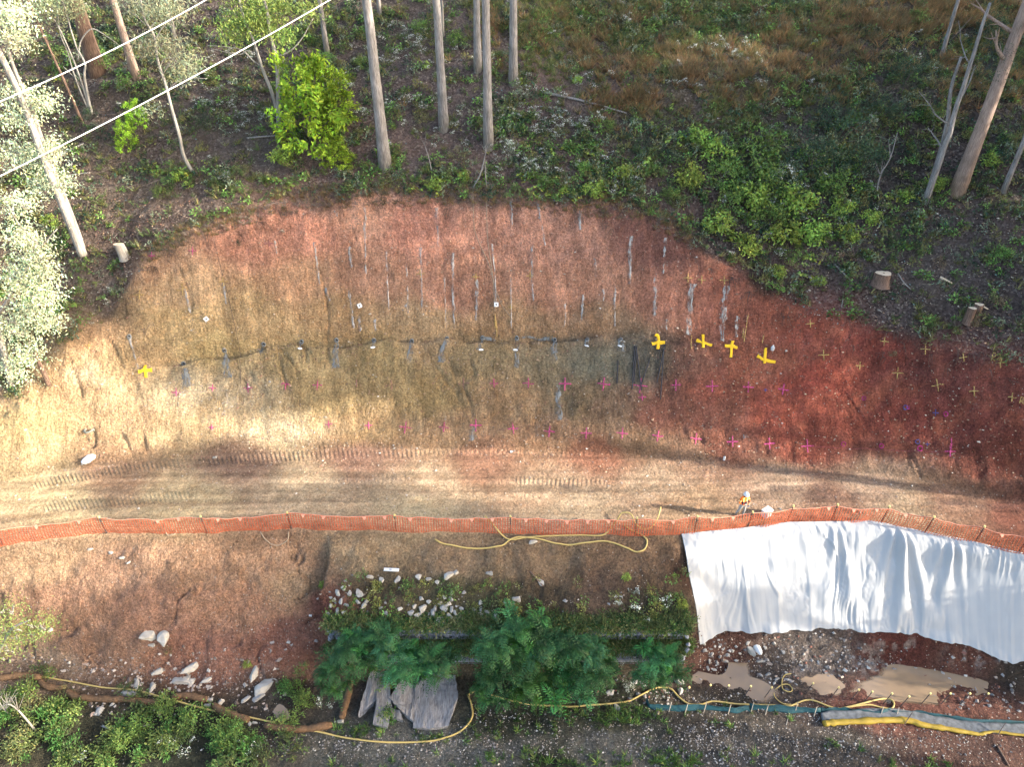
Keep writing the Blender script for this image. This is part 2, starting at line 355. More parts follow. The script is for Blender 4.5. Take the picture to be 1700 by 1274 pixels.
# ------------------------------------------------------------------ ground colours (the soil's own colour, by place)
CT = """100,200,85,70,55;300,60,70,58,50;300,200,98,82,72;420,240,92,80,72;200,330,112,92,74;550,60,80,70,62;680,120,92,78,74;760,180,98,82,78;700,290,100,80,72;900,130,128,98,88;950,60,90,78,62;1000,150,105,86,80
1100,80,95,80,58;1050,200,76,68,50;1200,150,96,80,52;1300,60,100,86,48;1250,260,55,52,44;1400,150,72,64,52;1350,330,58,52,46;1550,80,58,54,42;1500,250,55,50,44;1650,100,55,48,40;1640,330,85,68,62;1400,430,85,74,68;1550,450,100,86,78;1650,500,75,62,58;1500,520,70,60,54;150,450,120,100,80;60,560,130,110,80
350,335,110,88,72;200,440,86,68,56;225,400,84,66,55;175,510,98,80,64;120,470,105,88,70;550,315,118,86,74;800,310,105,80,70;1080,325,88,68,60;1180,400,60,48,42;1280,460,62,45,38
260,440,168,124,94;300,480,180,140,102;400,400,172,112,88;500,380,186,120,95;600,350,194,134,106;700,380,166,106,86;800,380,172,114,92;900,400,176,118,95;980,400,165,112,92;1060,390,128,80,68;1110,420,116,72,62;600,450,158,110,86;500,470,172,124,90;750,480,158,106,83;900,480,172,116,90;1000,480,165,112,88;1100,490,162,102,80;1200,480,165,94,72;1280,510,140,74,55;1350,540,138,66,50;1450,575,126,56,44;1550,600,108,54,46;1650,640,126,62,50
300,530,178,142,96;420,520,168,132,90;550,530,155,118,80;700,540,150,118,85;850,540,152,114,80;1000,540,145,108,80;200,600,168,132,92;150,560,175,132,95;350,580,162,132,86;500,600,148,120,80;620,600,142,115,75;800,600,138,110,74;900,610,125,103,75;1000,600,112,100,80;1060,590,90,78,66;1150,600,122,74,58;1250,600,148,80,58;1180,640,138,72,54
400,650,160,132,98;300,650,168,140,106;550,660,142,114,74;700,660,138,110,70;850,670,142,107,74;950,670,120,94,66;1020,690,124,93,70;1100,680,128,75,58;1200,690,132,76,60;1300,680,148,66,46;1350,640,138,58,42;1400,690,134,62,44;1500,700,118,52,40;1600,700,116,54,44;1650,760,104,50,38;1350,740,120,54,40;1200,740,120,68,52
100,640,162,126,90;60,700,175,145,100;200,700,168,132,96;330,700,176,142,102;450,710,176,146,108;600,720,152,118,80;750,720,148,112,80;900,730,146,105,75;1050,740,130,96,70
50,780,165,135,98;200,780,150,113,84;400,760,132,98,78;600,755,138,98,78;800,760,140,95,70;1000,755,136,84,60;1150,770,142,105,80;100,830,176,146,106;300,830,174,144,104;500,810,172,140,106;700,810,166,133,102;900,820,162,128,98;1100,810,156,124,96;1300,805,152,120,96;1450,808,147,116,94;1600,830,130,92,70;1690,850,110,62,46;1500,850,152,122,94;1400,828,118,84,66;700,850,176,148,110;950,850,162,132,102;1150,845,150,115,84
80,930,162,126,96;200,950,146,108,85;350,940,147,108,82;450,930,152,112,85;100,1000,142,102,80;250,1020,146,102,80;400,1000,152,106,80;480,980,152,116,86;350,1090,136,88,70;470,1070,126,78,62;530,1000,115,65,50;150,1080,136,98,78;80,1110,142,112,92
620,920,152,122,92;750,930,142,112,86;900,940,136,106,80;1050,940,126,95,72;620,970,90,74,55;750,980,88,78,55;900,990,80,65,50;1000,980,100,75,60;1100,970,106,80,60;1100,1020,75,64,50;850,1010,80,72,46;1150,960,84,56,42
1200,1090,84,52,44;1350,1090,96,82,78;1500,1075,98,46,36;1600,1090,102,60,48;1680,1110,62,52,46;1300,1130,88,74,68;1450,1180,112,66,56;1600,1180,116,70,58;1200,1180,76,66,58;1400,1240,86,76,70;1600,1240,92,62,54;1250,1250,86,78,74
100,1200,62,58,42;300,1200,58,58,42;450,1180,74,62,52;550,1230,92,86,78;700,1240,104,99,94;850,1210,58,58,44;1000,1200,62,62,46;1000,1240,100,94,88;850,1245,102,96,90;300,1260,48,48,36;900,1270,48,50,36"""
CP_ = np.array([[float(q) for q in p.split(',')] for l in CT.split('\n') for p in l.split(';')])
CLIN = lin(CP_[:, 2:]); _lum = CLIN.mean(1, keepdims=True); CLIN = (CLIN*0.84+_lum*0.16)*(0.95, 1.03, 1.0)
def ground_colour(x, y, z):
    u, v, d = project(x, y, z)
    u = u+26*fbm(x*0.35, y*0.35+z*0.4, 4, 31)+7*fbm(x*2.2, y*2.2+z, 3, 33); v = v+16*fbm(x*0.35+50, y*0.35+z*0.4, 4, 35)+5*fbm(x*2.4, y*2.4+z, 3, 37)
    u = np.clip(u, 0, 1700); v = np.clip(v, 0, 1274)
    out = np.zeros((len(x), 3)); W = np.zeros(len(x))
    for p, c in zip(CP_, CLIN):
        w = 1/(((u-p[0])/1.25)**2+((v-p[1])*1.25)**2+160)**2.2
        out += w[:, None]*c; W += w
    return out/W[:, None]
def polydist(u, v, pts):
    d = np.full(np.shape(u), 1e9)
    for (a, b), (c, e) in zip(pts[:-1], pts[1:]):
        L2_ = (c-a)**2+(e-b)**2; t = np.clip(((u-a)*(c-a)+(v-b)*(e-b))/L2_, 0, 1)
        d = np.minimum(d, np.hypot(u-a-t*(c-a), v-b-t*(e-b)))
    return d
def blob(u, v, B):
    s = np.zeros(np.shape(u))
    for b in B: s = np.maximum(s, (b[4] if len(b) > 4 else 1)*np.exp(-(((u-b[0])/b[2])**2+((v-b[1])/b[3])**2)))
    return s

# ------------------------------------------------------------------ the ground itself
def build_ground():
    xs = np.concatenate([np.linspace(-120, -42, 40)[:-1], np.linspace(-42, -33, 40)[:-1], np.linspace(-33, 33, 760)[:-1], np.linspace(33, 42, 40)[:-1], np.linspace(42, 120, 40)])
    segs = [(0, 1, 24), (1, 2, 82), (2, 3, 64), (3, 4, 40), (4, 5, 72), (5, 6, 84), (6, 7, 96), (7, 8, 135), (8, 9, 60), (9, 10, 22)]
    names = {2: None}
    PYx = np.array([np.interp(xs, GX, PY[k]) for k in range(len(LINES))])
    rows = []; bounds = [0]
    for a, b, n in segs:
        for j in range(n): rows.append(PYx[a]+(PYx[b]-PYx[a])*j/n)
        bounds.append(len(rows))
    rows.append(PYx[-1]); Y = np.array(rows); X = np.tile(xs, (len(rows), 1))
    Y[1:-1] += 0.0
    Z = H(X, Y)
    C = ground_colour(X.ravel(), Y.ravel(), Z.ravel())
    u, v, d = project(X, Y, Z)
    forest = sstep(np.interp(X, GX, PY[7])-0.3, np.interp(X, GX, PY[7])+0.8, Y)
    litter = forest*(0.75+0.5*fbm(X*0.5, Y*0.5, 3, 41))
    litter *= 1-0.8*blob(u, v, [(960, 128, 90, 16), (250, 170, 70, 20, .5)])
    cle = np.zeros(X.shape)
    wob = 3*fbm(X*0.8, Y*0.8, 3, 45)
    for pts, w, s in [([(60, 806), (100, 797), (200, 781), (300, 770), (400, 763), (500, 757)], 8, 1.0), ([(500, 757), (620, 754), (700, 752)], 7, .7), ([(700, 752), (850, 753), (1000, 752)], 6, .42), ([(80, 842), (200, 832), (310, 822)], 9, .8), ([(560, 793), (690, 797)], 7, .35), ([(860, 797), (1000, 803)], 6, .7), ([(500, 742), (760, 740), (1010, 745)], 5, .7)]:
        dd = polydist(u, v+wob, pts); cle = np.maximum(cle, s*sstep(w+2, w-3, dd))
    cle *= np.clip(0.75+0.9*fbm(X*0.7, Y*2, 3, 46), 0, 1)
    stone = 0.06+0.10*np.clip(fbm(X*0.6, Y*0.6, 3, 47), 0, 1)
    stone += 0.55*blob(u, v, [(330, 660, 80, 35), (450, 715, 100, 30), (230, 680, 60, 25), (150, 620, 50, 30, .7), (120, 1110, 120, 22), (350, 1120, 130, 40, .8), (450, 1060, 90, 50, .5), (1250, 1110, 120, 50), (700, 1240, 300, 25), (1100, 1225, 300, 30), (1450, 1235, 300, 30, .9), (600, 735, 120, 12, .5), (850, 730, 200, 10, .3)])
    stone *= 1-0.9*forest
    C = C.reshape(X.shape+(3,))
    # broad streaks along the road, grey fines and rock fabric on the cut face
    roadm = sstep(np.interp(X, GX, PY[4])-0.1, np.interp(X, GX, PY[4])+0.4, Y)*sstep(np.interp(X, GX, PY[5])+0.2, np.interp(X, GX, PY[5])-0.3, Y)
    st = fbm(X*0.06, Y*2.4+X*.02, 4, 51); st2 = fbm(X*.12, (Y-np.interp(X, GX, PY[4]))*4.2, 3, 62); C *= (1+roadm*(0.42*st+.30*st2))[..., None]
    yr = Y-np.interp(X, GX, PY[4]); rut = roadm*(np.exp(-((yr-2.3-.15*fbm(X*.15, X*0, 2, 63))/.22)**2)+np.exp(-((yr-4.1-.15*fbm(X*.15, X*0+4, 2, 64))/.22)**2)*.8)*np.clip(.45+1.2*fbm(X*.25, Y*.8, 3, 65), 0, 1)
    C = C*(1-.42*rut[..., None])+.42*rut[..., None]*lin((96, 66, 50))
    cutm = sstep(np.interp(X, GX, PY[5]), np.interp(X, GX, PY[5])+0.7, Y)*(1-forest)
    sv = fbm(X*1.7+Y*0.3, Y*0.30, 4, 53); C *= (1+cutm*0.40*sv)[..., None]; C *= (1+(.16*fbm(X*2.6, Y*2.6+Z, 3, 56))[..., None]*(1-forest)[..., None])
    gr = np.clip(fbm(X*0.5, Y*0.7, 4, 55)-0.15, 0, 1)*1.4
    gm = blob(u, v, [(1000, 600, 110, 35), (310, 625, 18, 20), (375, 610, 12, 22), (800, 600, 60, 25, .5), (1060, 600, 50, 60), (930, 640, 40, 60, .6), (400, 640, 40, 20, .4), (560, 600, 30, 30, .4)])
    f = np.clip(gm*(0.35+gr), 0, 0.75)[..., None]; C = C*(1-f)+f*lin((98, 98, 88))
    pk = blob(u, v, [(350, 665, 60, 30), (470, 715, 70, 22), (150, 620, 35, 25), (190, 650, 40, 18, .6)])*np.clip(0.5+1.6*fbm(X*1.6, Y*1.6+Z, 4, 57), 0, 1)
    C = C*(1-0.5*pk[..., None])+0.5*pk[..., None]*lin((205, 186, 156))
    mot = np.clip(fbm(X*0.9+3, Y*0.9+Z*0.6, 5, 58)-0.1, 0, 1)*sstep(8, 14, X)*cutm     # rust and buff blotches on the red face
    C = C*(1-0.6*mot[..., None])+0.6*mot[..., None]*lin((168, 104, 78))
    # grey-black damp stains on the haul road
    dm = blob(u, v, [(1310, 812, 70, 7), (340, 795, 30, 5, .7), (935, 808, 30, 7), (985, 815, 20, 5), (1040, 838, 12, 14), (1600, 838, 90, 10, .9), (1420, 822, 110, 9, .8), (1455, 802, 20, 8, .5), (1350, 818, 50, 6, .7)])*np.clip(0.6+1.5*fbm(X*1.2, Y*2.5, 4, 59), 0, 1)
    C = C*(1-0.6*dm[..., None])+0.6*dm[..., None]*lin((74, 62, 60))
    # pale limy patches amid the creek mud
    lm = blob(u, v, [(1330, 1095, 90, 30), (1440, 1100, 30, 30), (1620, 1085, 40, 22), (1490, 1070, 40, 10), (440, 1130, 20, 30, .5)])*np.clip(7*(fbm(X*3.2, Y*3.2, 5, 61)-.08), 0, 1)
    C = C*(1-0.85*lm[..., None])+0.85*lm[..., None]*lin((150, 138, 130))
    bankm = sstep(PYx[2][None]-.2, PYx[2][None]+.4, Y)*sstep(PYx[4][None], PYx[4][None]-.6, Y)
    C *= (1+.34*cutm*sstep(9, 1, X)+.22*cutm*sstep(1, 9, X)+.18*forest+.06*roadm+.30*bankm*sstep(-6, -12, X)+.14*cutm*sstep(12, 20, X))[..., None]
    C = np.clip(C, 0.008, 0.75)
    Mk = np.stack([np.clip(litter, 0, 1), np.clip(cle, 0, 1), np.clip(stone, 0, 1)], -1)
    bankm = sstep(PYx[2][None]-.2, PYx[2][None]+.4, Y)*sstep(PYx[4][None], PYx[4][None]-.6, Y)
    FACE = np.stack([np.clip(cutm*.95+bankm*.45, 0, 1), 1-.72*roadm, 0*X], -1)
    nx = len(xs); idx = np.arange(len(rows)*nx).reshape(len(rows), nx)
    out = {}
    for nm, r0, r1, lab in (('gravel_track', 0, bounds[2], 'stony creek flat and gravel track along the foot of the bank'), ('lower_bank', bounds[2], bounds[4], 'bare eroded brown earth bank below the haul road'),
                            ('haul_road', bounds[4], bounds[5], 'flat graded haul road of buff clay with track marks'), ('cut_slope', bounds[5], bounds[7], 'excavated earth cutting, buff at one end and red at the other'),
                            ('forest_floor', bounds[7], len(rows)-1, 'forest floor of dark leaf litter above the cutting')):
        sub = slice(r0, r1+1); q = idx[:r1+1-r0, :]
        F = np.stack([q[:-1, :-1], q[:-1, 1:], q[1:, 1:], q[1:, :-1]], -1).reshape(-1, 4)
        V = np.stack([X[sub], Y[sub], Z[sub]], -1).reshape(-1, 3)
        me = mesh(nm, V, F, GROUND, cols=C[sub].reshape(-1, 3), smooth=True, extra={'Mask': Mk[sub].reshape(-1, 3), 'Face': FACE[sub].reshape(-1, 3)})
        out[nm] = ob(nm, me, kind='structure', label=lab)
    return out
SET = build_ground()

# ================================================================== plants: leaf-sized faces
def unit(a): return a/(np.linalg.norm(a, axis=-1, keepdims=True)+1e-9)
def leaves(C, D, Nn, Ln, Wd, fold=0.25):
    """rhombic leaves folded along the rib: base C, direction D, up Nn -> 4 verts, 2 tris each"""
    n = len(C); D = unit(D); S = unit(np.cross(D, Nn)); U = np.cross(S, D)
    Ln = np.broadcast_to(Ln, (n,))[:, None]; Wd = np.broadcast_to(Wd, (n,))[:, None]
    tip = C+D*Ln; l = C+D*Ln*0.45-S*Wd/2+U*Wd*fold; r = C+D*Ln*0.45+S*Wd/2+U*Wd*fold
    V = np.stack([C, l, tip, r], 1).reshape(-1, 3); i = np.arange(n)[:, None]*4
    F = np.concatenate([i+[0, 2, 1], i+[0, 3, 2]], 0); return V, F
def rdir(R, n, upbias=0.0):
    a = R.randn(n, 3); a[:, 2] += upbias; return unit(a)
def shade(R, n, base, var=0.18, hue=0.06):
    """leaf colours: every leaf a little lighter, darker, yellower"""
    b = np.tile(np.asarray(base, float), (n, 1)); b *= (1+var*R.randn(n))[:, None].clip(0.45, 1.8)
    h = R.randn(n)*hue; b[:, 0] *= 1+2.2*h.clip(-.3, .5); b[:, 2] *= 1-h; return b.clip(0.004, 0.9)
def rep4(c): return np.repeat(c, 4, 0)
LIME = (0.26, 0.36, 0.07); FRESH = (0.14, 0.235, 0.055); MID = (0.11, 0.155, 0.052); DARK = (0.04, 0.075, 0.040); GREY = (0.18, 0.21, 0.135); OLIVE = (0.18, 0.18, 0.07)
EUC = (0.16, 0.20, 0.09); FERN = (0.045, 0.14, 0.04); TAN = (0.33, 0.25, 0.11); RUST = (0.20, 0.135, 0.065); DEAD = (0.24, 0.20, 0.16); WHITE = (0.75, 0.75, 0.68)
LEAF = leafmat('leaf'); FLOWER = leafmat('petal', 0.2)
TWIG = plain('twig_bark', (0.16, 0.13, 0.11), 0.9, noise=0.2)

def bush(seed, r, h, ncl, nper, ll, lw, base, crown_low=0.15, spread=0.17, var=0.2, flowers=0, stems=7, dead=0.0):
    R = np.random.RandomState(seed); V = []; F = []; K = []; n0 = 0
    cc = rdir(R, ncl, 0.35)*(0.45+0.55*R.rand(ncl, 1)**0.6); cc[:, 2] = np.abs(cc[:, 2])
    cc = cc*(r, r, h*(1-crown_low)); cc[:, 2] += h*crown_low; cc[:, :2] *= (0.75+0.5*R.rand(ncl, 1))
    tint = 1+0.28*R.randn(ncl)
    P = np.repeat(cc, nper, 0)+R.randn(ncl*nper, 3)*spread*r; P[:, 2] = np.maximum(P[:, 2], 0.02)
    out = unit(np.repeat(cc-(0, 0, h*0.3), nper, 0)); D = unit(out*0.7+R.randn(len(P), 3)*0.8+(0, 0, -0.15)); N_ = unit(R.randn(len(P), 3)*0.55+(0, 0, 1.0)+out*0.4)
    v, f = leaves(P, D, N_, ll*(0.7+0.6*R.rand(len(P))), lw*(0.7+0.6*R.rand(len(P))))
    c = shade(R, len(P), base, var); c *= np.repeat(tint, nper)[:, None].clip(0.5, 1.6)
    if dead: m = R.rand(len(P)) < dead; c[m] = shade(R, m.sum(), DEAD, 0.25)
    V.append(v); F.append(f); K.append(rep4(c)); n0 = len(v)
    if flowers:
        top = cc[R.randint(0, ncl, flowers)]; Q = np.repeat(top, 5, 0)+R.randn(flowers*5, 3)*(0.055, 0.055, 0.02)+(0, 0, spread*r*0.9)
        v, f = leaves(Q, rdir(R, len(Q)), unit(R.randn(len(Q), 3)*0.3+(0, 0, 1)), 0.055, 0.05, 0.0)
        V.append(v); F.append(f+n0); K.append(rep4(shade(R, len(Q), WHITE, 0.08, 0))); n0 += len(v)
    tp = []
    for k in R.randint(0, ncl, stems):
        e = cc[k]; tp.append(tube([(0, 0, -0.05), (e[0]*0.4, e[1]*0.4, e[2]*0.6), e], [0.02, 0.012, 0.005], 4, False))
    st = None
    if tp: Vs, Fs = join(tp); st = (Vs, Fs)
    return np.concatenate(V), np.concatenate(F), np.concatenate(K), st
def bigleaf(seed, r, n, size, base):
    """a clump of broad lobed leaves, each three-pointed, on short stalks"""
    R = np.random.RandomState(seed); a = R.rand(n)*6.283; q = R.rand(n)**0.6*r
    C = np.stack([np.cos(a)*q, np.sin(a)*q, 0.15+0.35*R.rand(n)*(1.2-q/r)], 1); N_ = unit(R.randn(n, 3)*0.35+(0, -0.35, 1)); D = rdir(R, n)
    Vs = []; Fs = []; Ks = []; k = 0; col = shade(R, n, base, 0.2, 0.1)
    for s, sc in ((0, 1), (0.9, 0.75), (-0.9, 0.75)):
        S = unit(np.cross(D, N_)); d = D*math.cos(s)+S*math.sin(s)
        v, f = leaves(C, d, N_, size*sc*(0.8+0.4*R.rand(n)), size*0.55*sc, 0.12); Vs.append(v); Fs.append(f+k); Ks.append(rep4(col)); k += len(v)
    return np.concatenate(Vs), np.concatenate(Fs), np.concatenate(Ks), None
def frondplant(seed, nfr, length, pin, base, pinl=0.16, droop=0.55, up=0.7, width=0.03):
    """arching fronds, two rows of narrow leaflets along each"""
    R = np.random.RandomState(seed); C = []; D = []; N_ = []; Ls = []; K = []; ribs = []
    for i in range(nfr):
        a = R.rand()*6.283; L_ = length*(0.6+0.55*R.rand()); e = up*(0.5+0.9*R.rand()); t = np.linspace(0, 1, pin+2)
        x = L_*t*(1-0.1*t); z = L_*(e*t-droop*(1.3+0.5*R.rand())*t*t); d0 = np.array([math.cos(a), math.sin(a), 0])
        P = x[:, None]*d0+np.stack([0*t, 0*t, z+0.08], 1); T = unit(np.gradient(P, axis=0)); S = np.cross(T, (0, 0, 1)); S = unit(S); U = np.cross(S, T)
        tint = 1+0.25*R.randn()
        for sgn in (-1, 1):
            for j in range(1, pin+1):
                C.append(P[j]); D.append(S[j]*sgn+T[j]*0.55+(0, 0, -0.12)); N_.append(U[j]); Ls.append(pinl*math.sin(math.pi*(0.18+0.8*t[j]))*(0.8+0.4*R.rand())); K.append(tint)
    C = np.array(C); v, f = leaves(C, np.array(D), np.array(N_), np.array(Ls), width, 0.1)
    c = shade(R, len(C), base, 0.13, 0.05)*np.array(K)[:, None].clip(0.55, 1.5); return v, f, rep4(c), None
def multifrond(s):
    R = np.random.RandomState(s+5); Vs = []; Fs = []; Ks = []; n = 0
    for i in range(9):
        a = R.rand()*6.283; q = .15+.75*R.rand(); V, F, K, _ = frondplant(s*10+i, 11, .62+.3*R.rand(), 10, FERN, .15, .75, 1.1, .045)
        V = V+(math.cos(a)*q, math.sin(a)*q, (.75-.5*q)*R.rand()+.1); Vs.append(V); Fs.append(F+n); Ks.append(K*(1+.22*R.randn())*(1, 1, 1+.3*R.randn())); n += len(V)
    V, F, K, _ = bush(s+9, .95, 1.0, 20, 16, .13, .04, (.03, .085, .03), 0, .16, stems=0); Vs.append(V); Fs.append(F+n); Ks.append(K)
    return np.concatenate(Vs), np.concatenate(Fs), np.concatenate(Ks).clip(.005, .8), None
def tuft(seed, n, h, base, lean=0.5, w=0.012):
    R = np.random.RandomState(seed); a = R.rand(n)*6.283; C = np.stack([np.cos(a), np.sin(a), 0*a], 1)*0.08*R.rand(n, 1)
    D = np.stack([np.cos(a)*lean*R.rand(n)*1.4, np.sin(a)*lean*R.rand(n)*1.4-0.12, np.ones(n)], 1); N_ = rdir(R, n)
    D = unit(D); S = unit(np.cross(D, N_)); Lh = (h*(0.5+0.7*R.rand(n)))[:, None]; v = np.stack([C-S*w, C+S*w, C+D*Lh+(0, 0, -.12*h)], 1).reshape(-1, 3); f = np.arange(3*n).reshape(-1, 3)
    return v, f, np.repeat(shade(R, n, base, 0.25, 0.08), 3, 0), None
def plantmesh(name, g, mat=None):
    V, F, K, st = g
    if st is None: return mesh(name, V, F, mat or LEAF, cols=K)
    n = len(V); me = mesh(name, np.concatenate([V, st[0]]), [F, np.asarray(st[1])+n], mat or LEAF, cols=np.concatenate([K, np.tile((0.13, 0.11, 0.09), (len(st[0]), 1))]))
    return me
def scatter(name, protos, pts, scl, label, mat=None, tilt=0.25, seed=0, tint=0.15, align=None, lift=-0.02):
    """nobody could count these: copies of a few small plants joined in one mesh"""
    R = np.random.RandomState(seed); Vs = []; Fs = []; Ks = []; n0 = 0; pts = np.asarray(pts); ch = R.randint(0, len(protos), len(pts))
    for k, (V, F, K, _) in enumerate(protos):
        P = pts[ch == k]; S = np.broadcast_to(scl, (len(pts),))[ch == k]*(0.7+0.6*R.rand(len(P))); a = R.rand(len(P))*6.283
        if not len(P): continue
        c, s = np.cos(a)[:, None], np.sin(a)[:, None]; x = V[None, :, 0]*c-V[None, :, 1]*s; y = V[None, :, 0]*s+V[None, :, 1]*c; z = np.repeat(V[None, :, 2], len(P), 0)
        tx, ty = R.randn(2, len(P), 1)*tilt; x = x+z*tx; y = y+z*ty
        W = np.stack([x, y, z], -1)*S[:, None, None]+P[:, None, :]+(0, 0, lift)
        Fk = (F[None]+(np.arange(len(P))*len(V))[:, None, None]).reshape(-1, 3)+n0
        Vs.append(W.reshape(-1, 3)); Fs.append(Fk); Ks.append((K[None]*(1+tint*R.randn(len(P)))[:, None, None].clip(0.5, 1.7)).reshape(-1, 3)); n0 += len(P)*len(V)
    return ob(name, mesh(name, np.concatenate(Vs), np.concatenate(Fs), mat or LEAF, cols=np.concatenate(Ks)), label=label, kind='stuff')
def sample(n, box_, dens, seed, zlo=None, region=None):
    """ground points, more of them where dens says so"""
    R = np.random.RandomState(seed); x = R.uniform(box_[0], box_[1], n); y = R.uniform(box_[2], box_[3], n)
    z = H(x, y); u, v, _ = project(x, y, z); p = dens(u, v, x, y)
    if region == 'forest': p = p*(y > np.interp(x, GX, PY[7])+0.1)
    if region == 'low': p = p*(y < np.interp(x, GX, PY[2])+0.4)
    m = (R.rand(n) < p) & (u > -60) & (u < 1760) & (v > -90) & (v < 1330)
    return np.stack([x, y, z], 1)[m]
FB = (-38, 41, 32, 68)

# ------------------------------------------------------------------ ground cover of the forest floor
def clumpy(u, v, x, y, s=0.5, seed=70, lo=-0.05, hi=0.35): return sstep(lo, hi, fbm(x*s, y*s, 3, seed))
gp = [tuft(s, 26, 0.8, b, 0.8, .016) for s, b in ((1, RUST), (2, (.20, .17, .08)), (3, TAN))]
D_rust = lambda u, v, x, y: blob(u, v, [(1150, 120, 190, 45), (1060, 150, 90, 35), (1340, 90, 140, 60), (1290, 110, 120, 50), (960, 60, 90, 40, .5), (1480, 25, 180, 35), (1650, 30, 60, 50), (820, 70, 30, 60, .3), (1100, 20, 200, 25, .35), (1600, 130, 80, 60, .4)])*(0.25+clumpy(u, v, x, y, 0.6, 71))
scatter('dry_grass', gp, sample(75000, FB, D_rust, 1, region='forest'), 1.0, 'rust and straw coloured dry grass on the hillside', seed=5)
gg = [tuft(s, 20, 0.5, b, 0.9, .016) for s, b in ((4, OLIVE), (5, (.15, .16, .05)), (6, MID))]
D_gr = lambda u, v, x, y: (0.10+blob(u, v, [(1080, 40, 260, 60, .9), (950, 80, 100, 50, .6), (540, 40, 120, 30, .3), (1250, 200, 200, 60, .5), (700, 300, 300, 14, .25), (1600, 560, 120, 30, .25), (1650, 60, 80, 60, .8)]))*(0.2+clumpy(u, v, x, y, 0.7, 72))
scatter('grass', gg, sample(90000, FB, D_gr, 2, region='forest'), 1.0, 'olive green grass tufts among the leaf litter', seed=6)
sm = [bush(s, 0.34, 0.42, 9, 5, 0.15, 0.08, b, stems=0) for s, b in ((11, MID), (12, FRESH), (13, OLIVE), (14, DARK), (15, GREY))]
D_wd = lambda u, v, x, y: (0.07+blob(u, v, [(1000, 270, 200, 55, .9), (1300, 330, 170, 90, 1), (1130, 30, 250, 35, .55), (700, 290, 200, 35, .5), (350, 300, 120, 30, .35), (520, 160, 140, 80, .28), (840, 200, 60, 60, .7), (1450, 200, 130, 90, .7), (1450, 380, 120, 60, .35), (540, 40, 140, 50, .35), (180, 60, 80, 60, .5), (1640, 240, 60, 120, .4), (1660, 440, 50, 80, .4), (60, 480, 70, 160, .5), (300, 150, 120, 80, .2)]))*(0.35+clumpy(u, v, x, y, 0.8, 73))
scatter('undergrowth', sm, sample(50000, FB, D_wd, 3, region='forest'), 1.0, 'low leafy undergrowth covering the hillside above the cutting', seed=7)
fl = [bush(s, 0.35, 0.45, 9, 6, 0.08, 0.04, GREY, stems=0, flowers=7) for s in (21, 22)]
D_fl = lambda u, v, x, y: blob(u, v, [(540, 140, 45, 25), (880, 275, 60, 25), (860, 180, 50, 30), (700, 85, 50, 25), (930, 200, 60, 30), (1290, 340, 60, 60, .8), (430, 190, 60, 30, .6), (690, 175, 50, 15), (1230, 90, 40, 20, .5), (340, 150, 50, 40, .4), (750, 210, 60, 30, .4), (1150, 150, 40, 20, .5), (1010, 300, 60, 30, .4), (390, 90, 40, 20, .6), (1450, 190, 20, 25, .7)])*0.8+0.012
scatter('white_wildflowers', fl, sample(15000, FB, D_fl, 4, region='forest'), 1.0, 'grey green weeds dotted with small white flower heads', seed=8)
br = [bigleaf(s, 0.35, 9, 0.20, b) for s, b in ((31, LIME), (32, FRESH), (33, LIME), (34, MID))]
D_br = lambda u, v, x, y: blob(u, v, [(1290, 400, 110, 60), (1260, 330, 80, 50, .8), (1000, 300, 130, 35, .8), (1340, 320, 90, 60, .8), (700, 300, 60, 20, .7), (1150, 240, 90, 35, .7), (290, 300, 60, 18, .5), (1500, 320, 60, 30, .4), (1380, 350, 60, 60, .6), (1150, 20, 120, 30, .4), (930, 330, 60, 18, .8), (480, 300, 60, 15, .4), (1180, 370, 60, 30, .6)])*(0.15+clumpy(u, v, x, y, 0.9, 74))+0.008
scatter('bright_ground_creeper', br, sample(15000, FB, D_br, 5, region='forest'), 1.0, 'lime green broad leaved creeper along the cutting edge', seed=9)
fn = [frondplant(s, 7, 0.7, 8, b, 0.14) for s, b in ((41, FRESH), (42, MID), (43, LIME))]
D_fn = lambda u, v, x, y: blob(u, v, [(1020, 320, 90, 25), (1300, 440, 60, 30), (700, 305, 60, 16), (500, 290, 120, 20, .5), (1180, 60, 160, 40, .4), (1250, 280, 100, 50, .5), (60, 440, 60, 100, .3)])
scatter('small_ferns', fn, sample(4000, FB, D_fn, 6, region='forest'), 1.0, 'small green ferns among the undergrowth', seed=10)
# dead leaves, bark and sticks
lf = []
for s, b in ((51, DEAD), (52, (0.17, 0.10, 0.075)), (53, (0.34, 0.29, 0.23))):
    R = np.random.RandomState(s); n = 7; C = R.randn(n, 3)*(0.28, 0.28, 0.01)+(0, 0, 0.03); lf.append((*leaves(C, rdir(R, n)*(1, 1, .3), unit(R.randn(n, 3)*0.5+(0, 0, 1)), 0.12, 0.06, 0.1), rep4(shade(R, n, b, 0.3)), None))
D_lf = lambda u, v, x, y: 0.22+blob(u, v, [(1500, 470, 200, 70, 1), (1580, 330, 120, 60, .5), (200, 430, 60, 90, .6), (1330, 240, 100, 50, .4), (1620, 180, 60, 20, .9), (760, 130, 160, 60, .3)])
scatter('dead_leaves', lf, sample(17000, FB, D_lf, 7, region='forest'), 1.0, 'fallen leaves and bark lying on the forest floor', seed=11)
st = []
for s in range(61, 65):
    R = np.random.RandomState(s); L_ = 0.9+R.rand(); k = R.randn(4, 2)*0.06
    V, F = tube([(-L_/2, k[0, 0], 0.05), (-L_/6, k[1, 0], 0.12), (L_/5, k[2, 0], 0.09), (L_/2, k[3, 0], 0.05)], [0.016, 0.014, 0.01, 0.004], 3, False); F = np.concatenate([F[:, :3], F[:, [0, 2, 3]]])
    st.append((V, F, np.tile((0.24, 0.20, 0.17) if s % 2 else (0.12, 0.085, 0.07), (len(V), 1)), None))
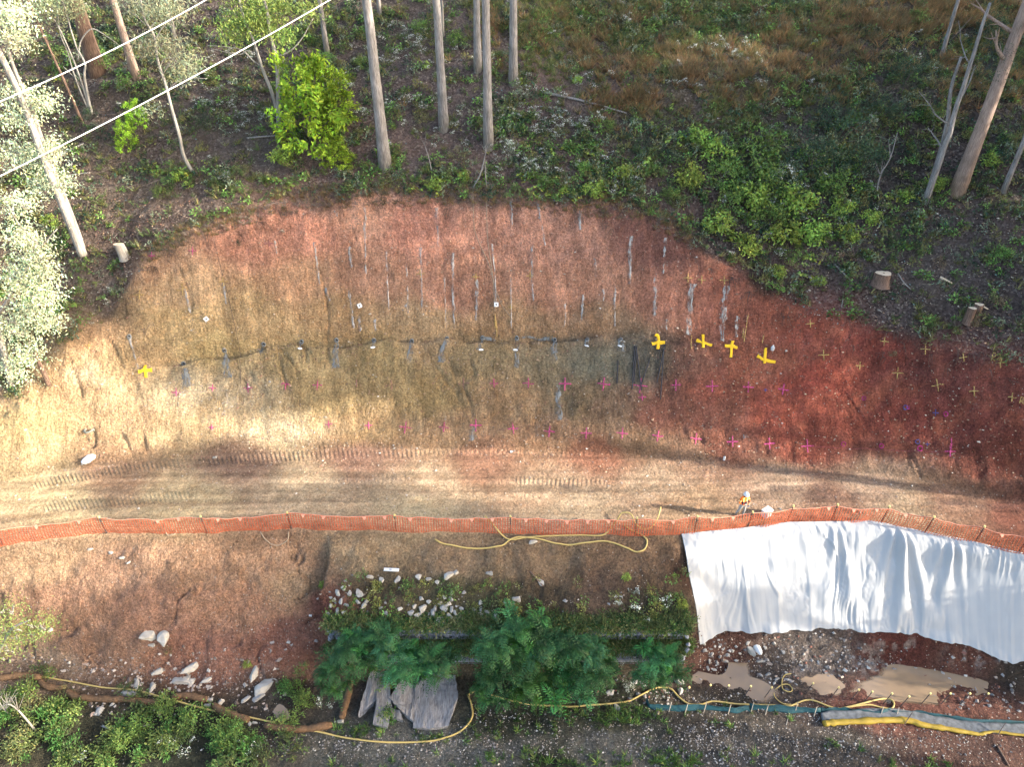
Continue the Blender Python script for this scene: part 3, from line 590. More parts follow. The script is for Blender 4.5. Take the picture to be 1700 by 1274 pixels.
D_st = lambda u, v, x, y: 0.10+blob(u, v, [(190, 400, 70, 90, .9), (1500, 450, 200, 90, .7), (240, 270, 90, 60, .5), (480, 310, 200, 14, .7), (150, 480, 60, 60, .8), (1560, 300, 100, 60, .5), (100, 600, 50, 60, .5)])
scatter('fallen_sticks', st, sample(13000, FB, D_st, 8, region='forest'), 0.8, 'thin fallen sticks lying on the leaf litter', seed=12, tilt=0.1)
# roots and dry roots hanging over the crest
def crest_pts(n, seed, u0, u1, dy=(-0.5, 0.6)):
    R = np.random.RandomState(seed); x = R.uniform(*[float(at_z(u, 400, 10)[0]) for u in (u0, u1)], n); y = np.interp(x, GX, PY[7])+R.uniform(dy[0], dy[1], n); return np.stack([x, y, H(x, y)], 1)
rt = []
for s in range(4):
    R = np.random.RandomState(80+s); tp = []
    for i in range(7):
        a = R.rand()*6.28; L_ = 0.35+0.5*R.rand(); tp.append(tube([(0, 0, 0), (math.cos(a)*L_*.4, -0.2*L_+math.sin(a)*.1, 0.02), (math.cos(a)*L_*.6, -0.5*L_, -0.45*L_), (math.cos(a)*L_*.5, -0.6*L_, -0.9*L_)], [0.012, 0.01, 0.007, 0.003], 3, False))
    V, F = join(tp); F = np.concatenate([F[:, :3], F[:, [0, 2, 3]]]); rt.append((V, F, np.tile((0.17, 0.12, 0.09), (len(V), 1)), None))
scatter('exposed_roots', rt, crest_pts(450, 3, 200, 1700), 0.8, 'fine brown roots hanging over the lip of the cutting', seed=13, tilt=0.2)
scatter('dead_brush', rt, sample(9000, FB, lambda u, v, x, y: .9*blob(u, v, [(215, 385, 50, 40), (225, 470, 28, 60), (170, 500, 50, 50, .7), (280, 345, 70, 20, .6), (420, 325, 120, 14, .5), (1420, 460, 60, 30, .6), (1600, 450, 80, 40, .5)]), 19), 1.0, 'tangled brown roots and dead brush around the cleared edge', seed=19, tilt=.6)
scatter('crest_grass', [tuft(7, 20, 0.4, OLIVE, 0.9), tuft(8, 20, 0.4, TAN, 0.9), tuft(9, 20, 0.35, DEAD, 1.0)], crest_pts(1300, 4, 240, 1150, (-0.3, 0.9)), 0.9, 'ragged grass along the lip of the cutting', seed=14)

# ------------------------------------------------------------------ single shrubs and saplings
PROT = {}
def proto(kind, i=0):
    k = (kind, i % 3); s = 100+7*(i % 3)
    if k not in PROT:
        g = {'sapling': lambda: bush(s, 1.0, 2.5, 80, 38, 0.13, 0.065, (0.25, 0.40, 0.035), 0.05, 0.085, 0.25, stems=26),
             'lime': lambda: bush(s+1, 0.7, 0.9, 26, 20, 0.17, 0.09, LIME, 0.05, 0.18, stems=8),
             'green': lambda: bush(s+2, 0.75, 0.9, 30, 26, 0.11, 0.05, FRESH, 0.05, 0.17, stems=8),
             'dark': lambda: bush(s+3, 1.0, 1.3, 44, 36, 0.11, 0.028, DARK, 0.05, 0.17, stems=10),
             'bluegreen': lambda: bush(s+4, 0.8, 1.0, 30, 32, 0.10, 0.03, (0.055, 0.085, 0.05), 0.05, 0.18, stems=8),
             'flower': lambda: bush(s+5, 0.65, 0.8, 26, 18, 0.09, 0.04, GREY, 0.1, 0.17, flowers=34, stems=9),
             'olive': lambda: bush(s+6, 0.7, 0.8, 26, 24, 0.10, 0.035, OLIVE, 0.05, 0.18, stems=8),
             'feather': lambda: multifrond(s),
             'fern': lambda: frondplant(s+1, 14, 0.9, 11, FRESH, 0.17, 0.6, 0.9, 0.04),
             'brown': lambda: bush(s+8, 0.6, 0.6, 22, 18, 0.10, 0.05, (0.20, 0.15, 0.09), 0.05, 0.2, stems=8)}[kind]()
        PROT[k] = plantmesh(kind+'_plant', g)
    return PROT[k]
SHRUBS = """520,240,2.5,sapling,bright green bushy sapling standing between the forked pale tree and the tall grey trunk,sapling
556,200,1.5,sapling,upper offshoot of yellow green leaves behind the big bright sapling,sapling
472,265,1.1,lime,small lime green bush at the foot of the bright sapling on its left,shrub
562,275,1.0,sapling,bright green bush at the lower right foot of the large sapling,shrub
228,208,0.75,sapling,small bright green sapling with rounded head left of the thin white leaning tree,sapling
213,246,0.7,sapling,second bright green sapling just below the rounded one,sapling
1255,270,1.5,green,tall fresh green shrub in the middle of the thicket above the cutting,shrub
1205,300,1.1,green,green shrub beside the tall fresh green thicket shrub,shrub
1300,395,1.0,lime,lime leaved shrub above the crest of the red end of the cutting,shrub
1235,415,0.8,lime,low lime bush hanging over the crest where the thicket begins,shrub
1270,370,1.1,green,dense green bush inside the thicket on the crest,shrub
1300,300,1.2,flower,pale green shrub with open twiggy head in the thicket,shrub
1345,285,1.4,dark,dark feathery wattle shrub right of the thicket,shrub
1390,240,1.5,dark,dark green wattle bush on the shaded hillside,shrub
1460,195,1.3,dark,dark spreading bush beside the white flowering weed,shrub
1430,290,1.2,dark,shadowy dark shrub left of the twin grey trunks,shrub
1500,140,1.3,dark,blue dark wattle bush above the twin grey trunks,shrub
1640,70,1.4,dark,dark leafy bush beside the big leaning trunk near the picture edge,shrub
1525,35,1.1,green,green bush high on the hill around the slim grey trunk,shrub
1447,205,0.8,flower,white flowering weed standing out on the dark hillside,weed
1065,255,1.1,bluegreen,blue green shrub below the fallen grey log,shrub
1105,270,1.0,bluegreen,second blue green shrub lower down beside the yellow leaves,shrub
1010,215,0.7,green,small green shrub at the end of the fallen log,shrub
1160,235,0.8,lime,yellow green bush at the top edge of the thicket,shrub
1140,300,0.8,lime,lime green bush left of the thicket,shrub
1060,320,0.7,olive,olive bush on the crest above the dark lip,shrub
985,320,0.9,lime,bright lime bush overhanging the middle of the crest,shrub
940,325,0.7,lime,lime bush with large leaves at the crest right of the trunks,shrub
880,280,1.0,flower,white flowering shrub below the tallest middle trunk,shrub
905,305,0.8,green,green shrub under the white flowering shrub near the crest,shrub
845,250,0.9,flower,white flowering weed directly right of the middle trunk foot,weed
855,200,0.9,flower,bushy white flowering weed in front of the rightmost middle trunk,weed
870,160,0.9,flower,white flowering bush at the base of the rightmost middle trunk,weed
760,260,0.9,olive,soft olive shrub between the two middle trunks,shrub
745,290,0.7,olive,olive bush near the crest below the pale middle trunk,shrub
690,295,0.7,fern,green fern right of the thick grey trunk foot,fern
725,312,0.7,lime,lime broad leaved plant on the crest beside the fern,shrub
770,295,0.6,lime,yellow green round bush on the crest left of the dead saplings,shrub
700,200,0.9,olive,grey olive shrub behind the thick grey trunk,shrub
600,195,0.8,flower,white flowered weed left of the thick grey trunk,weed
640,180,0.7,flower,white flowered weed right behind the thick grey trunk,weed
575,145,0.9,flower,white flowering shrub at the upper left of the thick trunk,weed
470,120,0.8,green,small green shrub behind the forked pale tree,shrub
545,100,0.8,green,green shrub at the foot of the slim background trunk,shrub
700,50,1.0,green,green shrub high on the hill between the grey trunks,shrub
760,70,1.0,green,leafy shrub beside the pale middle trunk high up,shrub
600,110,0.8,green,low green shrub touching the thick trunk on its left,shrub
345,215,0.9,bluegreen,blurred blue green shrub left of the forked pale tree,shrub
345,175,0.7,flower,flowering weed right of the thin white leaning tree,weed
400,195,0.7,flower,flowering weed left of the forked pale tree foot,weed
400,285,0.9,olive,olive shrub near the crest below the forked tree,shrub
375,300,0.8,flower,grey green flowering shrub near the crest on the left,shrub
300,295,0.7,lime,lime leaved shrub at the crest beside the thin white tree foot,shrub
270,325,0.7,green,green shrub at the crest above the buff soil,shrub
150,195,0.6,dark,dark tufted bush at the foot of the white multi stem tree,shrub
205,145,0.7,green,green shrub beside the brown slender trunk,shrub
170,110,1.1,green,fresh green bush in front of the big brown trunk,shrub
85,375,0.7,lime,yellow green bush under the bright left canopy,shrub
445,20,0.9,green,green bush high up behind the pale forked tree,shrub
1180,60,0.9,green,olive green bush on the upper grassy slope,shrub
900,30,0.8,green,soft green bush beside the rightmost middle trunk,shrub
1040,40,0.9,flower,pale flowering weed on the upper grassy slope,weed
1220,95,0.7,flower,white flowered weed among the rust coloured grass,weed
960,135,0.5,lime,small lime tuft on the bare patch beside the trunk,shrub
1500,330,0.7,lime,lime plant near the foot of the twin grey trunks,shrub
1555,310,0.8,lime,lime bush between the twin trunks and the big leaning trunk,shrub
1640,270,0.7,lime,yellow green plant right of the big leaning trunk,shrub
1660,430,0.8,green,green bush by the picture edge above the red gullies,shrub
1360,470,0.6,lime,lone lime plant on the shaded lip of the red cutting,shrub
1290,455,0.6,lime,lime sprig hanging on the lip of the red cutting,shrub
1395,350,0.7,lime,lime bush right of the thicket among dead leaves,shrub
1445,365,0.6,lime,small lime plant above the large cut stump,shrub
1190,265,1.0,lime,lime green bush near the upper left of the thicket,shrub
1215,340,1.0,green,green bush low in the left part of the thicket above the lip,shrub
1250,335,1.1,lime,bright lime bush at the heart of the thicket,shrub
1190,375,0.9,lime,lime bush leaning over the dark red lip at the left of the thicket,shrub
1320,345,1.1,lime,bright lime bush in the right half of the thicket,shrub
1350,395,0.9,lime,lime bush under the right half of the thicket near dead leaves,shrub
1320,430,0.8,green,green bush hanging over the lip below the thicket,shrub
1275,310,1.2,green,tall green bush behind the bright lime bush of the thicket,shrub
1380,310,1.0,green,green bush on the right flank of the thicket,shrub
1405,395,0.7,lime,small lime bush between the thicket and the large stump,shrub
1110,330,0.8,green,green bush on the crest left of the thicket,shrub
1085,290,0.9,green,green bush behind the crest under the blue green shrubs,shrub
1035,290,0.8,lime,lime bush behind the crest right of the middle trunks,shrub
970,285,0.8,green,green bush behind the crest below the fallen log,shrub
1480,590,0.5,brown,brown dead bush on the dark lip near the yellow crosses,shrub
1620,535,0.7,brown,dry brown brush heap beside the twin stumps,brush
1400,430,0.7,brown,dry brush heap left of the large cut stump,brush
1560,440,0.8,brown,dry leafy brush heap between the stumps,brush
1650,500,0.8,brown,dry brush heap right of the twin stumps,brush
470,385,0.25,flower,tiny white flowered weed growing on the upper cutting face,weed
395,405,0.3,bluegreen,small grey weed growing on the upper cutting face,weed"""
for i, l in enumerate(SHRUBS.split('\n')):
    u, v, s, k, lab, cat = l.split(','); p = at(float(u), float(v), -0.05); o = ob({'sapling': 'sapling', 'weed': 'flowering_weed', 'fern': 'fern', 'brush': 'brush_heap'}.get(cat, 'shrub'), proto(k, i), None, lab, cat, None, None, p, random.uniform(0, 6.28))
    q = float(s)*random.uniform(.95, 1.05)*(1.4 if 1130 < float(u) < 1460 and 210 < float(v) < 440 else 1); o.scale = (q, q, q*random.uniform(.85, 1.1))

# ------------------------------------------------------------------ trees
def bark(name, a, b_, scale=3.0):
    m, N, L, b = M(name); tc = N.new('ShaderNodeTexCoord'); mp = N.new('ShaderNodeMapping'); mp.inputs['Scale'].default_value = (9, 9, 0.8); L.new(tc.outputs['Object'], mp.inputs['Vector'])
    n = N.new('ShaderNodeTexNoise'); n.inputs['Scale'].default_value = scale; n.inputs['Detail'].default_value = 8; n.inputs['Roughness'].default_value = 0.65; L.new(mp.outputs[0], n.inputs['Vector'])
    n2 = N.new('ShaderNodeTexNoise'); n2.inputs['Scale'].default_value = 0.7; n2.inputs['Detail'].default_value = 4; L.new(tc.outputs['Object'], n2.inputs['Vector'])
    r = N.new('ShaderNodeMapRange'); r.inputs['From Min'].default_value = 0.35; r.inputs['From Max'].default_value = 0.65; L.new(n.outputs['Fac'], r.inputs['Value'])
    mx = N.new('ShaderNodeMixRGB'); mx.inputs[1].default_value = (*b_, 1); mx.inputs[2].default_value = (*a, 1); L.new(r.outputs[0], mx.inputs[0])
    m2 = N.new('ShaderNodeMixRGB'); m2.blend_type = 'MULTIPLY'; m2.inputs[0].default_value = 0.8; L.new(mx.outputs[0], m2.inputs[1])
    rr = N.new('ShaderNodeMapRange'); rr.inputs['From Min'].default_value = 0.3; rr.inputs['From Max'].default_value = 0.7; rr.inputs['To Min'].default_value = 0.6; rr.inputs['To Max'].default_value = 1.25; L.new(n2.outputs['Fac'], rr.inputs['Value'])
    L.new(rr.outputs[0], m2.inputs[2]); L.new(m2.outputs[0], b.inputs['Base Color']); b.inputs['Roughness'].default_value = 0.9; b.inputs['Specular IOR Level'].default_value = 0.2
    bp = N.new('ShaderNodeBump'); bp.inputs['Strength'].default_value = 1; bp.inputs['Distance'].default_value = 0.06; L.new(n.outputs['Fac'], bp.inputs['Height']); L.new(bp.outputs[0], b.inputs['Normal']); return m
B_GREY = bark('grey_stringy_bark', (0.37, 0.34, 0.32), (0.13, 0.118, 0.11)); B_PALE = bark('smooth_pale_bark', (0.40, 0.37, 0.33), (0.20, 0.18, 0.155), 1.8)
B_BROWN = bark('brown_bark', (0.26, 0.17, 0.125), (0.09, 0.055, 0.042)); B_PINK = bark('pinkish_bark', (0.42, 0.31, 0.25), (0.20, 0.14, 0.11))
CUTWOOD = plain('fresh_cut_wood', (0.62, 0.48, 0.33), 0.8, noise=0.12, scale=9)
def crown(seed, C, r, ncl, nper, ll, lw, base, flat=0.7, var=0.2):
    """drooping leaf clumps inside an ellipsoid of radius r about C"""
    R = np.random.RandomState(seed); cc = rdir(R, ncl)*(0.25+0.75*R.rand(ncl, 1)**0.45)*(r, r, r*flat)+C
    P = np.repeat(cc, nper, 0)+R.randn(ncl*nper, 3)*(0.42, 0.42, 0.30); D = unit(R.randn(len(P), 3)*0.6+(0, 0, -0.5)); N_ = rdir(R, len(P))
    v, f = leaves(P, D, N_, ll*(0.7+0.6*R.rand(len(P))), lw, 0.1); c = shade(R, len(P), base, var)*np.repeat(1+0.2*R.randn(ncl), nper)[:, None].clip(.5, 1.5); return v, f, rep4(c), cc
def gum(name, base, h, r, mat, label, lean=(0, 0), bend=0.15, seed=0, cr=None, branches=(), crcol=EUC, group=None, flare=1.25, leaf=(0.20, 0.055), ncl=45, nper=30, mid=None):
    """one tree: trunk > limbs, crown"""
    R = np.random.RandomState(seed+900); root = thing(name, label, 'tree', tuple(base), 0, group)
    n = 14; t = np.linspace(0, 1, n); wob = np.cumsum(R.randn(n, 2)*bend*0.12, 0); wob -= wob[0]
    P = np.stack([lean[0]*h*t+wob[:, 0], lean[1]*h*t+wob[:, 1], h*t-0.25*(t == 0)], 1)
    rad = r*(1-0.62*t); rad[0] *= flare; rad[1] *= 1+0.3*(flare-1)
    V, F = tube(P, rad, 10); ob('trunk', mesh('trunk', V, fix(F), mat, smooth=True), root)
    tips = []
    for (ht, az, ln, up) in branches:
        k = np.interp(ht, t, np.arange(n)); p0 = np.array([np.interp(ht, t, P[:, a]) for a in range(3)]); d = np.array([math.cos(az), math.sin(az), up]); d /= np.linalg.norm(d)
        q = [p0]; 
        for s in range(5): d = unit(d+R.randn(3)*0.16+(0, 0, 0.07)); q.append(q[-1]+d*ln/5)
        q = np.array(q); rb = np.interp(ht, t, rad)*0.42; tp = [tube(q, np.linspace(rb, rb*0.22, 6), 6)]
        for s in range(4):
            i = R.randint(2, 6); d2 = unit(d+R.randn(3)*0.7); e = q[i-1]+d2*ln*0.35; tp.append(tube([q[i-1], q[i-1]+d2*ln*0.16+R.randn(3)*0.05, e], [rb*0.35, rb*0.2, rb*0.1], 4, False)); tips.append(e)
        tips.append(q[-1]); ob('limb', tubes_mesh('limb', tp, mat), root)
    if cr:
        for j, c in enumerate(cr):
            v, f, k, cc = crown(seed+50+j, np.array(c[:3]), c[3], int(ncl*c[4]) if len(c) > 4 else ncl, nper, leaf[0], leaf[1], crcol)
            vs = [tube([np.array(c[:3])-(0, 0, c[3]*0.5), (np.array(c[:3])+x)/2, x], [0.05, 0.03, 0.012], 4, False) for x in cc[:14]]
            ob('crown', mesh('crown', v, f, LEAF, cols=k), root); ob('limb', tubes_mesh('limb', vs, mat), root)
    return root
def pix_off(u, v, base, dy=0.0):
    """local offset of the point seen at (u, v) that stands dy metres behind the base"""
    rx, ry, rz = ray(u, v); t = (base[1]+dy)/ry; return (float(rx*t-base[0]), dy, float(CAM_H+rz*t-base[2]))
T = [  # u, v, height, radius, bark, label, lean, branches
 (640, 277, 19, .36, B_GREY, 'thickest grey trunk, first of the middle row, rising beside the bright sapling', (-.01, 0), [(.5, 2.6, 3.5, .5), (.52, .4, 2.5, .6), (.75, 1, 3, .6)]),
 (737, 214, 18, .30, B_GREY, 'straight pale grey trunk, second of the middle row', (0, 0), [(.7, 2, 3, .6), (.8, 5, 3, .6)]),
 (811, 242, 20, .30, B_GREY, 'straight grey trunk standing lowest of the two behind the dead saplings', (0, 0), [(.7, 1, 3, .6), (.8, 3, 3, .6)]),
 (852, 138, 18, .29, B_GREY, 'grey trunk with split foot beside the bare pinkish patch', (.005, 0), [(.75, 2, 3, .6)]),
 (793, 116, 17, .25, B_GREY, 'slimmer grey trunk between the two taller middle trunks', (0, 0), [(.6, .5, 3, .5)]),
 (1590, 316, 21, .42, B_PINK, 'big leaning trunk with reddish foot on the shaded right slope', (.015, 0), [(.42, 3.0, 3.2, .4), (.36, 3.4, 2.2, .3), (.6, 2.5, 3, .6)]),
 (1666, 316, 15, .16, B_GREY, 'slim grey trunk cut by the picture edge on the right slope', (.02, 0), [(.7, 2, 2, .6)]),
 (226, 127, 18, .26, B_PINK, 'pinkish grey straight trunk behind the upper power line', (-.02, 0), [(.7, 2, 3, .6)]),
 (162, 118, 19, .50, B_BROWN, 'massive dark red brown trunk at the upper left', (-.02, 0), [(.6, 2.6, 3, .6)]),
 (543, 86, 14, .17, B_GREY, 'slender grey background trunk left of the thickest one', (0, 0), [(.6, 2, 2, .5)]),
 (630, 24, 12, .14, B_GREY, 'thin background stem behind the thickest trunk', (0, 0), []),
 (290, 60, 14, .16, B_GREY, 'slim grey trunk behind the thin white leaning tree', (-.01, 0), [(.7, 2, 2, .5)]),
 (1563, 93, 11, .13, B_GREY, 'slim grey trunk high on the shaded right hillside', (0, 0), [(.6, 2, 2, .5)]),
 (735, 60, 12, .09, B_PALE, 'thin pale stem behind the pale middle trunk', (.03, 0), [(.5, .8, 2, .8), (.4, 2, 2, .8)]),
 (136, 200, 9, .09, B_BROWN, 'thin brown leaning stem below the white multi stem tree', (-.12, 0), [(.5, 2, 2, .7)]),
]
for i, (u, v, h, r, mt, lab, lean, brs) in enumerate(T):
    b = at(u, v, -0.1); gum('gum_tree', b, h, r, mt, lab, lean, 0.12, i, branches=brs, cr=[(lean[0]*h, 0, h+0.5, 2.6)], ncl=34, nper=22)
# twin grey trunks on the right
b = at(1536, 334, -0.1)
tw = gum('twin_trunk_tree', b, 11, .19, B_GREY, 'pair of grey trunks from one foot on the shaded right slope', (.02, 0), .3, 31, branches=[(.42, 2.9, 3.0, .35), (.55, .6, 2.5, .6), (.72, 2, 2.5, .8), (.3, 2.6, 1.6, .6)])
q = [(0, 0, -.1), (.15, .35, 2.5), (.05, .5, 4.6), (-.35, .6, 6.6), (-.3, .7, 8.2)]; V, F = tube(catmull(q, 4), np.linspace(.18, .07, 17), 8); ob('trunk', mesh('trunk', V, fix(F), B_GREY, smooth=True), tw)
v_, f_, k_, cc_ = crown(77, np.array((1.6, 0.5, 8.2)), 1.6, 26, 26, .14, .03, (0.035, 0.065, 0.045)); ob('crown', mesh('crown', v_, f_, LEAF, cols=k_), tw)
v_, f_, k_, cc_ = crown(78, np.array((-1.6, 0.5, 6.6)), 1.3, 16, 24, .14, .03, (0.06, 0.08, 0.05)); ob('crown', mesh('crown', v_, f_, LEAF, cols=k_), tw)
# pale forked tree with yellow-green crown
b = at(463, 212, -0.1); off = lambda u, v, dy=0.0: pix_off(u, v, b, dy)
fk = thing('forked_gum_tree', 'pale forked tree with yellow green crown left of the bright sapling', 'tree', tuple(b))
def limb_px(root, pts, r0, r1, mat, nm='limb', dy=0.0, seg=5):
    P = catmull([off(u, v, dy+0.12*i*0) for i, (u, v) in enumerate(pts)], seg); V, F = tube(P, np.linspace(r0, r1, len(P)), 8); return ob(nm, mesh(nm, V, fix(F), mat, smooth=True), root)
limb_px(fk, [(463, 214), (462, 190), (461, 130), (457, 90), (447, 50), (443, 15), (430, -20)], .15, .07, B_PALE, 'trunk')
limb_px(fk, [(461, 185), (450, 150), (436, 115), (428, 90), (420, 65), (405, 30), (395, -10)], .12, .06, B_PALE)
limb_px(fk, [(436, 112), (420, 100), (400, 82), (370, 77), (345, 75)], .05, .02, B_PALE); limb_px(fk, [(455, 95), (480, 85), (500, 65), (520, 30)], .05, .02, B_PALE); limb_px(fk, [(428, 90), (410, 84), (395, 90), (350, 80)], .04, .02, B_PALE)
for j, (u, v, r_, n_) in enumerate([(405, 30, .8, 12), (440, 45, .8, 11), (385, 50, .7, 8), (400, -10, 1.0, 14), (470, 60, .5, 5), (460, 5, .8, 9), (520, 15, .6, 4)]):
    v_, f_, k_, cc_ = crown(200+j, np.array(off(u, v, .2)), r_, int(n_*1.4), 60, .20, .07, (0.24, 0.33, 0.08)); ob('crown', mesh('crown', v_, f_, LEAF, cols=k_), fk)
# thin white leaning tree
b = at(322, 288, -0.1); off = lambda u, v, dy=0.0: pix_off(u, v, b, dy)
lt = thing('slender_gum_tree', 'thin white leaning tree with sparse grey crown crossing both power lines', 'tree', tuple(b))
limb_px(lt, [(322, 290), (305, 258), (298, 225), (285, 180), (275, 140), (262, 100), (256, 60), (240, 30), (232, -10)], .12, .05, B_PALE, 'trunk')
for pts in ([(243, 42), (225, 25), (205, 15)], [(247, 48), (262, 30), (268, 10)], [(271, 122), (285, 100), (296, 92)], [(278, 152), (290, 138), (310, 130), (345, 130)], [(258, 65), (270, 45), (285, 30), (300, 28)], [(240, 34), (232, 15), (222, -5)], [(267, 108), (272, 98), (284, 96), (294, 102)]): limb_px(lt, pts, .035, .012, B_PALE)
for j, (u, v, r_, n_) in enumerate([(245, 72, .7, 10), (285, 78, .8, 11), (305, 100, .6, 7), (270, 10, 1.0, 14), (225, 5, .8, 8), (290, 20, .7, 7), (250, 185, .4, 3), (300, 120, .4, 4)]):
    v_, f_, k_, cc_ = crown(220+j, np.array(off(u, v, .2)), r_, int(n_*1.3), 56, .22, .045, (0.27, 0.29, 0.18)); ob('crown', mesh('crown', v_, f_, LEAF, cols=k_), lt)
# white multi-stem tree
b = at(152, 186, -0.1); off = lambda u, v, dy=0.0: pix_off(u, v, b, dy)
ms = thing('multi_stem_gum_tree', 'cluster of thin white stems fanning up from one foot at the upper left', 'tree', tuple(b))
for pts, r0 in (([(152, 188), (146, 160), (140, 125), (141, 105), (128, 80), (118, 50), (110, 20), (100, -10)], .10), ([(150, 186), (140, 150), (128, 115), (118, 90), (105, 60), (92, 35), (88, 30)], .07), ([(148, 184), (135, 155), (122, 120), (112, 85), (100, 55), (95, 15)], .06), ([(130, 100), (132, 75), (140, 58), (152, 48), (165, 52), (195, 72)], .05), ([(140, 150), (125, 130), (105, 110)], .03)): limb_px(ms, pts, r0, .02, B_PALE, 'trunk' if r0 > .055 else 'limb')
for j, (u, v, r_, n_) in enumerate([(110, 5, 1.0, 10), (70, 5, .8, 8), (85, 30, .5, 4)]):
    v_, f_, k_, cc_ = crown(240+j, np.array(off(u, v, .2)), r_, int(n_*1.4), 60, .2, .06, (.3, .34, .18)); ob('crown', mesh('crown', v_, f_, LEAF, cols=k_), ms)
# big pale trunk leaning out over the left edge, and the sunlit crowns there
b = at(136, 422, -0.1); off = lambda u, v, dy=0.0: pix_off(u, v, b, dy)
lg = thing('sunlit_gum_tree', 'large pale double trunk with bright sunlit crown over the left picture edge', 'tree', tuple(b))
limb_px(lg, [(138, 424), (118, 375), (98, 325), (75, 270), (48, 195), (20, 130), (-15, 60), (-60, -20)], .27, .12, B_PALE, 'trunk', -.3)
limb_px(lg, [(140, 420), (125, 375), (108, 330), (80, 262), (52, 180), (28, 125), (10, 70), (0, 0)], .17, .07, B_PALE, 'trunk', .25)
def leaves_at(root, L, col, seed, ll=.17, lw=.06, nper=40, dy=0.0):
    R0 = random.Random(seed); L = [(u_+R0.uniform(-12, 12), v_+R0.uniform(-12, 12), r0_*q, int(n0_*.62*q)+1) for u_, v_, r0_, n0_ in L for q in (.5, .65, .85)]
    for j, (u, v, r_, n_) in enumerate(L):
        p = np.array(off(u, v, dy)); v_, f_, k_, cc_ = crown(seed+j, p, r_, n_, nper, ll, lw, col, 0.8)
        ob('crown', mesh('crown', v_, f_, LEAF, cols=k_), root); tp = [tube([p+(0, 0, -.3), p*0.6+x*0.4+(0, 0, -.1), x], [.035, .025, .008], 4, False) for x in cc_[:7]]; ob('limb', tubes_mesh('limb', tp, B_PALE), root)
SUNC = (0.56, 0.63, 0.40)  # leaf colour whitened, sun glare on the left crowns is put into it
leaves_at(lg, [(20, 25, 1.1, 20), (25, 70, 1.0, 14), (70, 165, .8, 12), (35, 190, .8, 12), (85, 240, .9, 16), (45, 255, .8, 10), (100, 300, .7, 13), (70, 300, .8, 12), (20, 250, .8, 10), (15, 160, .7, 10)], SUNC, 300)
b = at(20, 640, -0.1); off = lambda u, v, dy=0.0: pix_off(u, v, b, dy)
l2 = thing('leaning_gum_tree', 'bright leafy tree filling the left edge beside the buff end of the cutting', 'tree', tuple(b))
limb_px(l2, [(20, 642), (0, 560), (-20, 480), (-40, 380), (-60, 280)], .2, .1, B_PALE, 'trunk')
limb_px(l2, [(-8, 530), (30, 470), (60, 420), (95, 380)], .07, .03, B_PALE); limb_px(l2, [(-35, 400), (0, 330), (30, 370), (64, 408)], .06, .02, B_PALE)
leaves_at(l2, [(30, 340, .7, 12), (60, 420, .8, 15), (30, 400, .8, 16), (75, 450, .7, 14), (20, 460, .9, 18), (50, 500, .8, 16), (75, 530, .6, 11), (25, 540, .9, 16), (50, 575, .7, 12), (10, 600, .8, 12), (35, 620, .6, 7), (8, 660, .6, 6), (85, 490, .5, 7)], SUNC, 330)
b = at(80, 640, -0.1); off = lambda u, v, dy=0.0: pix_off(u, v, b, dy)
l3 = thing('short_dead_trunk', 'short broken brown trunk at the left end of the cutting', 'tree', tuple(b)); limb_px(l3, [(81, 640), (74, 622), (66, 605), (58, 585)], .15, .11, B_BROWN, 'trunk')
b = at(40, 1075, -0.1); off = lambda u, v, dy=0.0: pix_off(u, v, b, dy)
l4 = thing('wattle_tree', 'yellow green sunlit tree top at the left edge over the eroded bank', 'tree', tuple(at(-20, 1120, -.1)))
b = Vector(l4.location); limb_px(l4, [(-20, 1120), (0, 1080), (20, 1045), (50, 1030)], .1, .03, B_PALE, 'trunk')
leaves_at(l4, [(8, 1020, .6, 9), (2, 1060, .7, 10), (25, 1045, .5, 8), (60, 1040, .5, 9), (8, 1085, .4, 5), (68, 1050, .4, 6)], (0.20, 0.27, 0.07), 360, .12, .04)
# dead saplings and bare bushes
def dead_tree(pts, r, label, twigs=6, seed=0, mat=B_GREY):
    global b, off
    b = at(*pts[0], -0.05); off = lambda u, v, dy=0.0: pix_off(u, v, b, dy)
    root = thing('dead_sapling', label, 'dead tree', tuple(b)); limb_px(root, pts, r, r*.35, mat, 'trunk'); R = random.Random(seed)
    for i in range(twigs):
        k = R.randint(1, len(pts)-1); u, v = pts[k]; a = R.uniform(-2.6, -0.5); L_ = R.uniform(12, 30); limb_px(root, [(u, v), (u+math.cos(a)*L_*.5, v+math.sin(a)*L_*.5-2), (u+math.cos(a)*L_, v+math.sin(a)*L_-5)], r*.35, r*.12, mat, 'twig', 0, 3)
dead_tree([(1455, 322), (1462, 290), (1478, 262), (1490, 220)], .06, 'bare thin dead sapling below the dark bushes', 6, 1)
dead_tree([(785, 312), (797, 290), (806, 255), (806, 240)], .05, 'pale dead sapling at the crest below the middle trunk', 3, 2)
dead_tree([(808, 312), (806, 290), (805, 262)], .045, 'second pale dead sapling beside the first at the crest', 2, 3)
dead_tree([(718, 290), (712, 262), (705, 240)], .04, 'short dead stem right of the thickest trunk foot', 3, 4)
dead_tree([(20, 1190), (8, 1180), (-2, 1165)], .04, 'bare grey branches at the lower left edge', 9, 5)
dead_tree([(60, 1215), (30, 1180), (12, 1170), (0, 1180)], .05, 'bare pale branching bush over the creek at the lower left', 12, 6, B_PALE)

